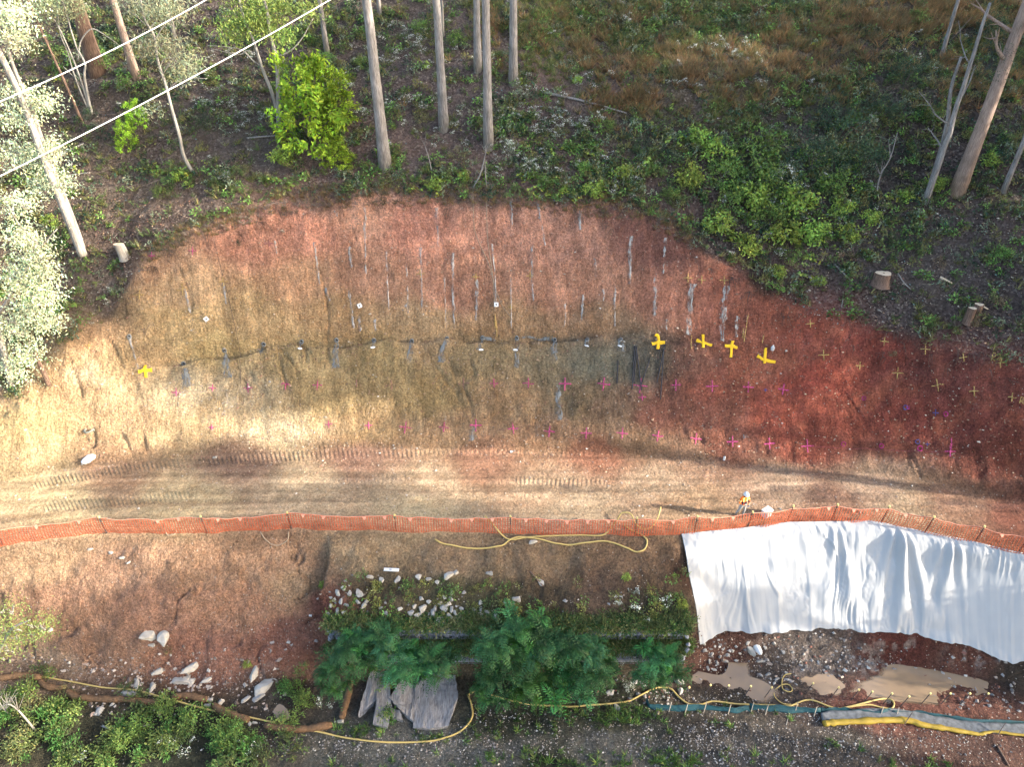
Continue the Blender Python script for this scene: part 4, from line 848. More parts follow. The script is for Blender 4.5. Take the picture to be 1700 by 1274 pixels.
# fallen logs and branches
def log(pts, r, label, mat=B_GREY, name='fallen_log'):
    P = catmull([at(u, v, r*0.8) for u, v in pts], 5); c = P.mean(0); V, F = tube(P-c, np.linspace(r, r*.5, len(P)), 8); ob(name, mesh(name, V, fix(F), mat, smooth=True), None, label, 'log', None, None, tuple(c))
log([(900, 155), (935, 162), (970, 170), (1000, 178), (1040, 190)], .10, 'long grey fallen log across the slope right of the bare patch')
log([(90, 268), (115, 252), (140, 240)], .09, 'pale fallen branch under the bright left tree', B_PALE); log([(112, 292), (150, 288)], .06, 'short pale fallen branch left of the cutting', B_PALE)
log([(410, 231), (440, 228), (470, 226)], .07, 'grey fallen branch left of the bright sapling'); log([(630, 310), (660, 297)], .05, 'small fallen branch at the crest near the thickest trunk', B_PALE)
log([(1385, 440), (1400, 455), (1415, 470)], .06, 'grey branch left of the large cut stump'); log([(1490, 455), (1500, 470), (1512, 482)], .05, 'pale split branch right of the large cut stump', B_PALE)
log([(1560, 462), (1580, 472)], .08, 'pale wood chunk between the stumps', CUTWOOD); log([(1630, 510), (1640, 515)], .07, 'broken wood piece beside the twin stumps', CUTWOOD)
log([(1390, 540), (1398, 505), (1400, 485)], .035, 'thin pale stick leaning on the dark lip of the red cutting', B_PALE); log([(880, 950), (890, 962), (902, 975)], .06, 'brown branch on the slope below the hose', B_BROWN)
log([(170, 1207), (200, 1215), (250, 1205)], .06, 'pale branch lying over the creek stones', B_PALE); log([(1305, 1205), (1312, 1180)], .02, 'thin stick on the mud beside the hose', B_PALE)
log([(1655, 1240), (1675, 1274)], .05, 'dark branch at the lower right corner of the track', B_BROWN)

# stumps with fresh cut tops
def stump(u, v, r, h, label, mat, lean=(0, 0), sub=None, tilt=(0, -.15), name='cut_stump', notch=False):
    p = at(u, v, -0.1); root = thing(name, label, 'stump', tuple(p)); R = np.random.RandomState(int(u))
    for k, (dx, dy, rr, hh) in enumerate(sub or [(0, 0, r, h)]):
        n = 18; a = np.linspace(0, 6.283, n, endpoint=False); wob = 1+0.10*np.sin(a*3+k)+0.05*R.randn(n); rings = []
        for q, fl_ in ((0, 1.35), (.15, 1.12), (.5, 1.0), (1, .95)):
            hq = hh*q; rings.append(np.stack([dx+lean[0]*hq+np.cos(a)*rr*fl_*wob, dy+lean[1]*hq+np.sin(a)*rr*fl_*wob, hq+(tilt[0]*np.cos(a)+tilt[1]*-np.sin(a)*-1)*rr*(q == 1)], 1))
        V = np.concatenate(rings); F = [(i*n+j, i*n+(j+1) % n, (i+1)*n+(j+1) % n, (i+1)*n+j) for i in range(3) for j in range(n)]
        ob('trunk', mesh('trunk', V, np.array(F), mat, smooth=True), root)
        top = rings[-1]+(0, 0, .004); c = top.mean(0); inner = c+(top-c)*.86+(0, 0, .003)
        V = np.concatenate([top, inner, [c+(0, 0, .004)]]); F1 = [(j, (j+1) % n, n+(j+1) % n, n+j) for j in range(n)]; F2 = [(n+j, n+(j+1) % n, 2*n) for j in range(n)]
        ob('cut_face', mesh('cut_face', V, [np.array(F1), np.array(F2)], CUTWOOD), root)
        ob('heartwood', mesh('heartwood', np.array([c+(math.cos(t)*rr*.13, math.sin(t)*rr*.13, .012+ (0)) for t in np.linspace(0, 6.283, 9)[:-1]]), np.array([[0, 1, 2, 3, 4, 5, 6, 7]]), plain('heartwood', (.15, .09, .05))), root)
stump(208, 428, .30, 1.05, 'tall pale sawn stump left above the buff end of the cutting', B_PALE, (-.10, -.1), tilt=(0, -.2))
stump(1462, 470, .46, .75, 'large dark sawn stump with pale cut top on the shaded slope', B_BROWN)
stump(1606, 533, .27, .9, 'pair of sawn stumps joined at the foot near the red gullies', B_BROWN, sub=[(-.05, -.1, .22, 1.0), (.42, .15, .24, 1.1)])
scatter('sawdust_debris', lf, sample(3000, FB, lambda u, v, x, y: blob(u, v, [(1570, 495, 40, 15), (1610, 500, 50, 16, .8), (1470, 430, 35, 15, .8)]), 9), .7, 'pale wood chips around the sawn stumps', seed=15, tint=.3)

# power lines
def wire(p0, p1, label, r=.02):
    """wire through two pixels at given depth along the view"""
    (u0, v0, d0), (u1, v1, d1) = p0, p1
    A = np.array([c*d0 for c in ray(u0, v0)])+(0, 0, CAM_H); B = np.array([c*d1 for c in ray(u1, v1)])+(0, 0, CAM_H)
    t = np.linspace(-.9, 1.9, 60)[:, None]; P = A+(B-A)*t; P[:, 2] -= 0.9*(1-((t[:, 0]-.5)/1.4)**2)-.78; c = P.mean(0)
    V, F = tube(P-c, r, 6); ob('power_line', mesh('power_line', V, fix(F), WIRE, smooth=True), None, label, 'cable', 'power lines crossing the upper left', None, tuple(c))
WIRE = plain('aluminium_cable', (0.75, 0.73, 0.70), 0.5, 0.0, 0.05)
wire((0, 168, 26), (340, 0, 30), 'upper of the two pale power lines across the top left corner'); wire((0, 292, 24), (546, 0, 29), 'lower and longer of the two pale power lines across the top left')

# ================================================================== forest standing to the right of the picture (it shades the cutting)
B_ANY = [B_GREY, B_PINK, B_GREY]
def far_tree(x, y, h, seed, cr):
    b = Vector((x, y, float(H(x, y))-.1)); gum('gum_tree', b, h, .38, B_ANY[seed % 3], 'tall gum tree with open crown standing right of the works', (0, 0), .15, 400+seed, cr=cr, ncl=70, nper=40, leaf=(.50, .24), group='forest trees right of the works', branches=[(.45, seed, 3, .5), (.55, seed+2, 3, .5), (.65, seed+4, 3, .6)])
FT = [(42, 38, 27, 0), (49, 33, 30, 1), (43, 46, 24, 2), (52, 42, 28, 3), (60, 36, 33, 4), (46, 27, 29, 5), (55, 27, 32, 6), (44, 20, 29, 7), (55, 12, 31, 8), (64, 26, 34, 9), (60, 48, 28, 10), (50, 52, 24, 11), (47, 12, 26, 12), (72, 4, 30, 13), (72, 36, 34, 14)]
for x, y, h, s in FT:
    R = random.Random(s); lo_ = .36 if y > 30 else .70; far_tree(x, y, h, s, [(R.uniform(-2, 2), R.uniform(-2.5, 2.5), h*(lo_+(1-lo_)*q), 3.3, .85) for q in (0, .35, .7, 1.0)])
def shade_tree(x, y, r, label, cr, nc=90, lf=(.3, .14)):  # unseen wattles added only to cast shade, crowns set along the sun's path
    b = Vector((x, y, float(H(x, y))-.1)); cr = [(cx-x, cy-y, cz-b.z, cr_, cd) for cx, cy, cz, cr_, cd in cr]; gum('wattle_tree', b, max(c_[2] for c_ in cr), r, B_GREY, label, (0, 0), .2, 470+int(x), cr=cr, ncl=nc, nper=40, leaf=lf)
shade_tree(38, 22.2, .16, 'dense low wattle added out of view to shade the right of the white sheet', [(38, 22.3, 1.4, 2.3, 1.5), (36.5, 21.5, -1.5, 2.0, 1.0)])
shade_tree(41, 19, .14, 'slender wattle added out of view to shade the lower left of the white sheet', [(40, 19.6, 7.2, 1.7, .55), (41.5, 17.5, 5.5, 1.6, .5)])
shade_tree(43.5, 33, .25, 'leafy wattle added out of view to shade the red end of the cutting', [(43, 32.5, 11, 3.0, 1.2), (42, 31, 15, 2.6, 1.0), (44, 34.5, 15, 2.8, 1.0)])

# ================================================================== rocks
def rockmesh(seed, sub=1, jag=.25, flat=1.0):
    bm = bmesh.new(); bmesh.ops.create_icosphere(bm, subdivisions=sub, radius=.5); R = random.Random(seed)
    for _ in range(9):
        n = Vector((R.gauss(0, 1), R.gauss(0, 1), R.gauss(0, 1))).normalized(); d = R.uniform(.20, .36)
        for v in bm.verts:
            e = v.co.dot(n)-d
            if e > 0: v.co -= n*e*.95
    for v in bm.verts: v.co *= 1+R.uniform(-jag, jag)*.35; v.co.z *= flat
    me = bpy.data.meshes.new('rock'); bm.to_mesh(me); bm.free(); return me
ROCKM = plain('grey_rock', (.27, .255, .235), .9, noise=.22, scale=5, bump=.04); PALER = plain('pale_rock', (.36, .33, .285), .9, noise=.2, scale=4, bump=.05); SLATE = plain('purple_grey_slate', (.20, .185, .20), .75, noise=.3, scale=3, bump=.04); BROWNR = plain('rusty_stone', (.22, .12, .08), .9, noise=.25, scale=5)
RK = [rockmesh(i, 2) for i in range(6)]; RKP = []
for m in RK: m.materials.append(ROCKM); q = m.copy(); q.materials[0] = PALER; RKP.append(q)
def rock(u, v, px, label, group=None, pale=False, sc=(1, .8, .6), rz=None, sink=.22, i=None):
    p = at(u, v); d = (p.y*CP-(p.z-CAM_H)*SP); s = px*d/FPX; i = random.randrange(6) if i is None else i
    o = ob('rock', (RKP if pale else RK)[i], None, label, 'rock', group, None, p-Vector((0, 0, s*sink*.3)), random.uniform(0, 6.28) if rz is None else rz); o.scale = (s*sc[0], s*sc[1], s*sc[2]); return o
for u, v, s, l, pl, sc, rz in [(245, 1052, 36, 'large smooth pointed boulder, left one of the pair on the eroded bank', True, (.9, .75, .55), 2.2), (273, 1057, 32, 'large jagged boulder, right one of the pair on the eroded bank', True, (.7, 1, .6), .2), (252, 1071, 11, 'small stone lying under the pair of big boulders', True, (1, .8, .6), 0),
        (262, 1115, 19, 'grey angular rock above the moss patch by the sediment sock', True, (1, .8, .7), 0), (320, 1105, 34, 'leaning pale rock ridge on the lower bank', True, (.5, 1.2, .5), -.5), (303, 1130, 30, 'broad pale rock among rubble of the lower bank', True, (1, .8, .5), 0), (345, 1127, 22, 'striped pale rock half buried in red soil', True, (.5, 1.1, .4), -.6),
        (213, 1152, 24, 'dark grey rock beside the sediment sock', False, (1, .8, .6), 0), (228, 1138, 18, 'pale upright rock above the sediment sock', True, (.7, 1, .7), .1), (252, 1143, 20, 'slanted pale rock beside the upright one', True, (.6, 1, .7), .5), (318, 1132, 15, 'grey round rock right of the broad pale rock', True, (1, .9, .7), .3),
        (422, 1115, 30, 'tall grey pointed rock at the corner above the creek pool', True, (.45, 1.3, .6), .25), (440, 1138, 36, 'large fractured grey rock above the creek pool', True, (1, .9, .6), .8), (430, 1158, 20, 'dark blocky rock at the foot of the pointed rock', False, (1, .9, .7), .8), (408, 1162, 16, 'pale stone left of the creek pool', True, (1, .8, .6), .8),
        (348, 1163, 13, 'white stone at the end of the sediment sock', True, (1, .8, .7), 0), (366, 1168, 14, 'round grey stone touching the sediment sock', True, (.9, .9, .8), 0), (345, 1172, 11, 'white pebble under the sock end', True, (1, .8, .7), 0), (158, 1187, 10, 'pinkish stone below the sediment sock', True, (1, .9, .8), 0), (167, 1180, 18, 'grey stone next to the pinkish one', False, (.7, 1, .7), 0), (186, 1171, 9, 'small white stone by the sock', True, (1, .8, .8), 0),
        (415, 1203, 9, 'round cut stone at the end of the sock, left of two', True, (1, .8, .8), 0), (423, 1201, 9, 'round cut stone at the end of the sock, right of two', True, (1, .8, .8), 0), (566, 1199, 11, 'single white stone beside the rusty sock', True, (1, .9, .8), 0),
        (84, 1046, 10, 'pale stone beside the sunlit tree top', True, (1, 1, .7), 0), (885, 900, 13, 'cream stone holding down the yellow hose', True, (1, .8, .8), .3), (898, 966, 13, 'square cream stone below the brown branch', True, (1, .9, .8), .7), (1013, 1150, 17, 'cream rock in front of the ferns', True, (1, .7, .6), .2), (1130, 1150, 15, 'cream pointed rock beside the yellow hose', True, (.8, 1, .7), .2),
        (1128, 1132, 20, 'large pale rock at the end of the gabion', True, (.8, 1, .7), -.4), (1245, 1077, 20, 'cream rock left of the white sandbag', True, (.6, 1.1, .7), .5), (1025, 1175, 14, 'dark rock behind the teal fence end', False, (1, .8, .7), .3), (1060, 1120, 18, 'dark rock amid white flowers', False, (1, .8, .7), .3),
        (695, 958, 12, 'cream stone at the head of the weedy slope', True, (1, .9, .8), .1), (712, 962, 10, 'second cream stone next to the first', True, (1, .9, .8), .1), (726, 967, 9, 'small pale stone right of the cream pair', True, (1, .9, .8), .1), (745, 955, 18, 'pale block in the eroded notch', True, (.9, 1, .7), .6), (757, 951, 12, 'thin pale block in the eroded notch', True, (.6, 1, .7), .6),
        (614, 958, 11, 'pale stone left of the white board', True, (1, .8, .7), 0), (634, 962, 13, 'pale stone under the white board', True, (1, .8, .7), 0), (660, 962, 12, 'grey stone right of the white board', False, (1, 1, .7), 0), (813, 952, 11, 'grey stone on the earth above the weeds', False, (1, .8, .7), 0), (858, 995, 14, 'round grey stone at the right end of the stone heap', True, (1, .9, .7), 0),
        (1280, 848, 5, 'small stone beside the white box', True, (1, 1, .8), 0), (1296, 846, 5, 'second small stone beside the white box', False, (1, 1, .8), 0), (1000, 1035, 10, 'grey stone in the weeds above the gabion', False, (1, 1, .8), 0), (150, 912, 8, 'pale stone high on the eroded bank, leftmost of four', True, (1, .7, .6), .3), (184, 917, 9, 'pale stone in the gully below the fence, second of four', True, (1, .7, .6), .3), (203, 926, 9, 'pale stone in the gully below the fence, third of four', True, (1, .8, .6), .3), (214, 934, 8, 'pale stone in the gully below the fence, last of four', True, (1, .8, .6), .3), (357, 760, 7, 'white stone pressed into the track marks', True, (1, 1, .8), 0)]:
    rock(u, v, s*1.28, l, None, pl, sc, rz)
GRP = 'grey rocks tipped behind the gabion wall'
for u, v, s in [(560,985,10),(571,977,9),(581,985,9),(556,996,8),(567,999,9),(575,1005,7),(549,1007,8),(560,1015,10),(545,1020,9),(555,1030,10),(565,1036,9),(597,985,14),(593,1000,8),(604,1005,11),(608,999,9),(700,995,8),(712,1000,8),(702,1012,14),(694,1022,13),(703,1035,10),(688,1008,8),(718,1018,12),(722,1010,9),(738,1010,14),(746,1003,9),(750,1012,9),(731,1002,8),(729,1035,22),(746,1024,10),(755,1018,8),(762,1026,9),(760,1035,9),(772,1036,14),(766,1012,8),(778,1020,9),(788,1014,11),(790,1026,9),(798,1012,9),(797,1022,11),(803,1032,8),(797,1002,9),(808,1018,9),(812,1028,9),(823,1026,12),(748,995,8),(738,992,7),(770,984,8),(751,985,7),(805,1038,8),(793,1037,9),(780,1030,10),(714,1028,9),(682,1018,11),(696,1042,9),(640,1018,8),(632,1010,7),(850,1005,8),(842,1010,8),(664,1012,7),(838,1002,7)]:
    rock(u, v, s*1.5, 'angular grey rock in the heap behind the gabion wall', GRP, random.random() < .5, (1, .8, .75), None, .1)
for u, v, s in [(1170,1080,9),(1182,1085,10),(1195,1090,9),(1205,1098,11),(1190,1102,9),(1178,1098,10),(1215,1080,9),(1228,1085,8),(1200,1078,8),(1168,1068,9),(1270,1075,10),(1285,1068,9),(1300,1082,10),(1175,1110,9),(1186,1113,8),(1210,1110,8),(1262,1098,12),(1275,1120,11),(1262,1122,10),(1290,1128,10),(1305,1118,9),(1242,1068,9),(1208,1088,10),(1222,1098,8)]:
    rock(u, v, s*1.1, 'broken rock in the red rubble below the white sheet', 'broken rocks below the white sheet', random.random() < .4, (1, .8, .7))
def pebbles(name, pts, size, label, mats, seed, aspect=.6):
    R = np.random.RandomState(seed); n = len(pts); base = np.array([(1, 0, 0), (-1, 0, 0), (0, 1, 0), (0, -1, 0), (0, 0, 1), (.6, .5, .7), (-.5, -.6, .7)])*.5
    F0 = np.array([(0, 2, 5), (2, 1, 4), (5, 2, 4), (1, 3, 6), (6, 3, 0), (0, 5, 4), (0, 4, 6), (1, 6, 4), (3, 1, 0)])
    s = size*(.5+R.rand(n)**2*1.4); a = R.rand(n)*6.28; V = np.repeat(base[None], n, 0)*(1+.25*R.randn(n, 7, 1))*np.stack([np.ones(n), .6+.4*R.rand(n), np.full(n, aspect)], -1)[:, None]
    c, q = np.cos(a)[:, None], np.sin(a)[:, None]; W = np.stack([V[..., 0]*c-V[..., 1]*q, V[..., 0]*q+V[..., 1]*c, V[..., 2]], -1)*s[:, None, None]+np.asarray(pts)[:, None]
    K = np.array(mats)[R.randint(0, len(mats), n)]*(1+.18*R.randn(n, 1)).clip(.5, 1.6); F = (F0[None]+np.arange(n)[:, None, None]*7).reshape(-1, 3)
    return ob(name, mesh(name, W.reshape(-1, 3), F, STONEV, cols=np.repeat(K, 7, 0)), label=label, kind='stuff')
STONEV, N_, L_, b_ = M('small_stones'); _a = N_.new('ShaderNodeAttribute'); _a.attribute_name = 'Col'; L_.new(_a.outputs['Color'], b_.inputs['Base Color']); b_.inputs['Roughness'].default_value = .9
LB = (-32, 34, 15, 30)
GREYS = [(.27, .25, .23), (.19, .175, .165), (.36, .335, .30), (.13, .12, .115), (.24, .19, .155)]
pebbles('gravel', sample(110000, LB, lambda u, v, x, y: .85*blob(u, v, [(700, 1240, 190, 22), (930, 1232, 190, 25), (1150, 1225, 200, 28), (1400, 1230, 160, 30), (1200, 1175, 120, 20, .8), (1360, 1190, 60, 12), (1560, 1235, 120, 30, .5), (850, 1190, 80, 18, .7), (1240, 1255, 300, 20)])*(.45+clumpy(u, v, x, y, 1.2, 90)), 20, region='low'), .07, 'grey gravel of the track at the foot of the works', GREYS, 1)
pebbles('rubble', sample(30000, LB, lambda u, v, x, y: blob(u, v, [(110, 1105, 70, 12), (190, 1108, 60, 16), (250, 1125, 90, 20), (330, 1140, 80, 20, .8), (70, 1100, 50, 10, .8), (290, 1100, 60, 30, .5), (420, 1140, 40, 30, .6), (470, 1080, 50, 40, .25), (520, 1010, 20, 40, .12), (200, 1170, 60, 14, .6)]), 21), .17, 'pale rubble washed down along the foot of the eroded bank', [(.33, .28, .235), (.26, .21, .18), (.20, .145, .115)], 2)
pebbles('rubble', sample(40000, LB, lambda u, v, x, y: blob(u, v, [(1200, 1088, 45, 28), (1280, 1080, 50, 25, .9), (1350, 1085, 90, 30, .7), (1480, 1100, 60, 20, .4), (1610, 1110, 60, 30, .4), (1640, 1160, 60, 20, .4), (1290, 1130, 60, 20, .7), (1400, 1105, 40, 25, .8), (1080, 1160, 60, 20, .7), (1020, 1140, 60, 20, .5)]), 22), .15, 'dark and pale broken stones between the white sheet and the puddles', GREYS+[(.16, .07, .05)], 3)
pebbles('rubble', sample(12000, LB, lambda u, v, x, y: .8*blob(u, v, [(740, 1020, 90, 22), (580, 1000, 35, 40), (640, 965, 50, 12, .5), (860, 1010, 40, 15, .5), (1000, 1005, 90, 16, .3), (600, 1035, 60, 12, .6)]), 23), .13, 'small grey stones between the rocks behind the gabion', GREYS, 4)
CB = (-32, 34, 29, 45)
pebbles('loose_stones', sample(26000, CB, lambda u, v, x, y: .9*blob(u, v, [(340, 660, 60, 28), (450, 712, 80, 22), (380, 690, 60, 25, .8), (230, 675, 45, 20, .6), (160, 620, 40, 28, .5), (560, 735, 100, 12, .4), (100, 770, 60, 20, .3)])+.03, 24), .10, 'loose pale rock chips on the buff end of the cutting', [(.44, .37, .29), (.36, .28, .21), (.52, .46, .38)], 5)
pebbles('soil_clods', sample(60000, CB, lambda u, v, x, y: .30*(v < 790)*(v > 330)*(.3+clumpy(u, v, x, y, .7, 98))*(1-.8*(u > 900)*(v < 520)), 25), .085, 'small clods of soil lying on the cutting', [(.30, .19, .12), (.22, .11, .075), (.36, .24, .155)], 6)

_N, _L = SLATE.node_tree.nodes, SLATE.node_tree.links; _tc = _N.new('ShaderNodeTexCoord'); _mp = _N.new('ShaderNodeMapping'); _mp.inputs['Scale'].default_value = (9, 1.1, 3); _L.new(_tc.outputs['Object'], _mp.inputs['Vector']); _nn = _N.new('ShaderNodeTexNoise'); _nn.inputs['Scale'].default_value = 2; _nn.inputs['Detail'].default_value = 8; _nn.inputs['Roughness'].default_value = .7; _L.new(_mp.outputs[0], _nn.inputs['Vector'])
_rr = _N.new('ShaderNodeValToRGB'); _rr.color_ramp.elements[0].position = .3; _rr.color_ramp.elements[0].color = (.09, .085, .09, 1); _rr.color_ramp.elements[1].position = .68; _rr.color_ramp.elements[1].color = (.37, .36, .365, 1); _L.new(_nn.outputs['Fac'], _rr.inputs[0]); _L.new(_rr.outputs[0], _N['Principled BSDF'].inputs['Base Color'])
_bp = _N.new('ShaderNodeBump'); _bp.inputs['Distance'].default_value = .12; _L.new(_nn.outputs['Fac'], _bp.inputs['Height']); _L.new(_bp.outputs[0], _N['Principled BSDF'].inputs['Normal'])
# slabs of slate by the gravel track
for i, (P, l) in enumerate([([(604, 1165), (618, 1120), (640, 1128), (630, 1160), (598, 1192)], 'leftmost weathered purple grey slate slab beside the rusty sock'), ([(622, 1205), (630, 1150), (646, 1140), (650, 1178), (643, 1210)], 'narrow purple grey slate slab, second from the rusty sock'),
        ([(650, 1165), (668, 1138), (690, 1145), (688, 1172), (684, 1200), (668, 1185)], 'pointed purple grey slate slab in the middle of the row'), ([(690, 1210), (694, 1150), (706, 1125), (752, 1130), (756, 1165), (742, 1208), (715, 1212)], 'widest purple grey slate slab, nearest the looping hose'), ([(652, 1196), (648, 1180), (664, 1186), (668, 1200)], 'small slate chip between two larger slabs')]):
    W = [at(u, v) for u, v in P]; c = sum(W, Vector())/len(W); bm = bmesh.new(); R = random.Random(i)
    bot = [bm.verts.new((p.x-c.x, p.y-c.y, p.z-c.z-.3)) for p in W]; top = [bm.verts.new(((p.x-c.x)*1.14, (p.y-c.y)*1.08, p.z-c.z+.22+.08*R.random())) for p in W]; n = len(W)
    bm.faces.new(bot[::-1]); 
    for k in range(n): bm.faces.new((bot[k], bot[(k+1) % n], top[(k+1) % n], top[k]))
    f = bm.faces.new(top); bm.normal_update(); bmesh.ops.triangulate(bm, faces=[f]); bmesh.ops.subdivide_edges(bm, edges=bm.edges[:], cuts=4, use_grid_fill=True)
    for v in bm.verts:
        g = float(fbm(np.array([v.co.x*4+i*7]), np.array([v.co.y*.8]), 4, 95)[0]); v.co.z += .13*g; v.co.x += .04*R.uniform(-1, 1)
    me = bpy.data.meshes.new('slate_slab'); bm.to_mesh(me); bm.free(); me.materials.append(SLATE); ob('slate_slab', me, None, l, 'rock slab', None, None, c)

# ================================================================== gabion wall: stones, wire baskets
WIREM = plain('galvanised_wire', (.30, .32, .38), .5, .3, .1); GSTONE = plain('gabion_stone', (.22, .225, .25), .85, noise=.25, scale=4, bump=.03)
GS = [rockmesh(40+i, 1) for i in range(5)]
for m in GS: m.materials.append(GSTONE)
x0, x1 = float(at_z(548, 1045, -2.4)[0]), float(at_z(1140, 1045, -2.4)[0]); GYf = float(at_z(850, 1046, -2.42)[1])
gw = thing('gabion_wall', 'stepped stone filled wire gabion wall half hidden by ferns', 'gabion wall', ((x0+x1)/2, GYf, -2.42)); gx = (x1-x0)/2
cnt = 0; stuffp = []
for tier, (yf, zt, dep) in enumerate([(0, 0, .45), (-.55, -1.0, .60)]):
    Vp = []
    x = -gx
    while x < gx:
        w = random.uniform(.22, .42)
        for kk, (yy, zz) in enumerate([(yf+.06, zt-.1), (yf+.3, zt-.06), (yf+.02, zt-.38), (yf+.02, zt-.68)]):
            sz = w*random.uniform(.85, 1.15)
            if kk < 2 or tier == 0:
                if cnt < 290:
                    o = ob('stone', random.choice(GS), gw, loc=(x+random.uniform(-.05, .05), yy, zz), rz=random.uniform(0, 6.28)); o.scale = (sz*1.15, sz, sz*.9); cnt += 1
                else: stuffp.append((x, yy, zz, sz))
            else: stuffp.append((x, yy, zz, sz))
        x += w*.92
    V, F = box(0, yf+.45, zt-.55, gx*2, .8, .95); ob('core', mesh('core', V, F, GSTONE), gw)
    pt = []
    for i in range(int(gx*2/.33)): xx = -gx+i*.33; pt.append(box(xx, yf-.14, zt-.40, .012, .012, .95)); pt.append(box(xx, yf+.15, zt+.09, .012, .6, .012))
    for j in range(4): pt.append(box(0, yf-.14, zt+.07-j*.3, gx*2, .012, .012))
    for j in range(2): pt.append(box(0, yf-.13+j*.3, zt+.09, gx*2, .012, .012))
    V, F = join(pt); ob('wire_basket', mesh('wire_basket', V, F, WIREM), gw)
if stuffp:
    V0 = np.array([v.co for v in GS[0].vertices]); F0 = np.array([list(p.vertices) for p in GS[0].polygons]); V, F = join([(V0*s*1.1+(x, y, z), F0) for x, y, z, s in stuffp]); ob('packed_stones', mesh('packed_stones', V, F, GSTONE), gw, kind='stuff')
# stone end of the wall at the left and right
for j in range(16):
    o = ob('stone', random.choice(GS), gw, loc=(gx*random.choice((-1, 1))+random.uniform(-.1, .1), random.uniform(-.8, 1.4), random.uniform(-1.2, .05)), rz=random.uniform(0, 6)); s = random.uniform(.28, .42); o.scale = (s, s, s)

# soil, stones and weeds lying on the steps of the wall
_R = np.random.RandomState(8); _n = 5200; _t = _R.randint(0, 2, _n); _x = _R.uniform(x0-.1, x1+.1, _n); _y = GYf+np.array([.0, -.55, -1.0])[_t]+_R.uniform(-.10, .95, _n)*np.array([1, .5, .5])[_t]; _z = -2.42+np.array([0, -1., -2.1])[_t]+.07
pebbles('rubble', np.stack([_x, _y, _z], 1), .11, 'small stones and soil lying on the steps of the gabion wall', [(.16, .145, .13), (.24, .22, .20), (.10, .08, .06), (.30, .27, .24)], 9)
_k = (_R.rand(_n) < .20*(1+2*(fbm(_x*.6, _y*0, 2, 88) > 0)))
scatter('weeds', [bush(s, .30, .3, 10, 8, .10, .05, b, stems=0) for s, b in ((110, OLIVE), (111, MID), (112, FRESH), (113, (.04, .12, .03)))], np.stack([_x, _y, _z], 1)[_k], 1.1, 'weeds rooted on the steps of the gabion wall', seed=44)
# ================================================================== puddles
MUD, N_, L_, b_ = M('muddy_water'); _t = N_.new('ShaderNodeTexCoord'); _n = N_.new('ShaderNodeTexNoise'); _n.inputs['Scale'].default_value = .9; _n.inputs['Detail'].default_value = 4; L_.new(_t.outputs['Object'], _n.inputs['Vector'])
_m = N_.new('ShaderNodeMixRGB'); _m.inputs[1].default_value = (.17, .125, .09, 1); _m.inputs[2].default_value = (.30, .205, .12, 1); L_.new(_n.outputs['Fac'], _m.inputs[0]); L_.new(_m.outputs[0], b_.inputs['Base Color']); b_.inputs['Roughness'].default_value = .08; b_.inputs['Specular IOR Level'].default_value = .5
_a = N_.new('ShaderNodeAttribute'); _a.attribute_name = 'Col'; _q = N_.new('ShaderNodeMath'); _q.operation = 'MULTIPLY_ADD'; L_.new(_a.outputs['Fac'], _q.inputs[0]); _q.inputs[1].default_value = 2.6; _q2 = N_.new('ShaderNodeMath'); _q2.operation = 'SUBTRACT'; L_.new(_n.outputs['Fac'], _q2.inputs[0]); _q2.inputs[1].default_value = .55; L_.new(_q2.outputs[0], _q.inputs[2]); _q.use_clamp = True; L_.new(_q.outputs[0], b_.inputs['Alpha'])
for P, W, z, l in zip(PUD, PUDW, [p[0] for p in PUD], ['muddy brown puddle with an arm reaching to the rubble heap', 'small muddy puddle between the two larger ones', 'widest ochre brown puddle below the white sheet', 'pale muddy pool in the creek below the pointed rock']):
    c = W.mean(0); ring = catmull(np.concatenate([W, W[:1]]), 6)[:-1]; R = np.random.RandomState(3); ring = c+(ring-c)*(1.0+.32*fbm(ring[:, 0]*1.6, ring[:, 1]*1.6, 4, 97)[:, None])
    ring = c+(ring-c)*(1.22 if z < -5.51 else .8); n = len(ring); fr = (1, .8, .55, .25, .02); V = np.concatenate([np.c_[(ring-c)*f_, np.zeros(n)] for f_ in fr]); F = np.array([(k*n+j, k*n+(j+1) % n, (k+1)*n+(j+1) % n, (k+1)*n+j) for k in range(4) for j in range(n)]); ec = np.repeat(np.array([0, .5, 1, 1, 1.]), n)[:, None]*np.ones(3)
    zz = float(np.median(H(W[:, 0]*.5+c[0]*.5, W[:, 1]*.5+c[1]*.5)))+.06
    ob('puddle', mesh('puddle', V, F, MUD, cols=ec), None, l, 'puddle', None, 'structure', (c[0], c[1], zz))

# ================================================================== white geotextile sheet
SHEET = plain('white_geotextile', (.34, .343, .345), .75, noise=.03, scale=1.5, spec=.25)
topl = [(1131, 889), (1180, 884), (1240, 878), (1310, 869), (1400, 868), (1440, 866), (1480, 873), (1520, 882), (1600, 898), (1700, 921), (1800, 945)]
botl = [(1162, 1078), (1178, 1062), (1206, 1053), (1260, 1052), (1320, 1050), (1400, 1052), (1490, 1056), (1580, 1068), (1630, 1085), (1676, 1104), (1800, 1085)]
ns, nt = 460, 130; bs = np.linspace(0, 1, ns)
def along(P): P = np.array(P, float); d = np.concatenate([[0], np.cumsum(np.hypot(*np.diff(P, axis=0).T))]); d /= d[-1]; return np.interp(bs, d, P[:, 0]), np.interp(bs, d, P[:, 1])
tu, tv = along(topl); bu, bv = along(botl); bow = 18*np.exp(-bs*25)
tw_ = np.array([at(u, v) for u, v in zip(tu[::4], tv[::4])]); bw_ = np.array([at(u, v) for u, v in zip(bu[::4], bv[::4])])
fullT = np.stack([np.interp(bs, bs[::4], tw_[:, k]) for k in range(3)], 1); fullB = np.stack([np.interp(bs, bs[::4], bw_[:, k]) for k in range(3)], 1)
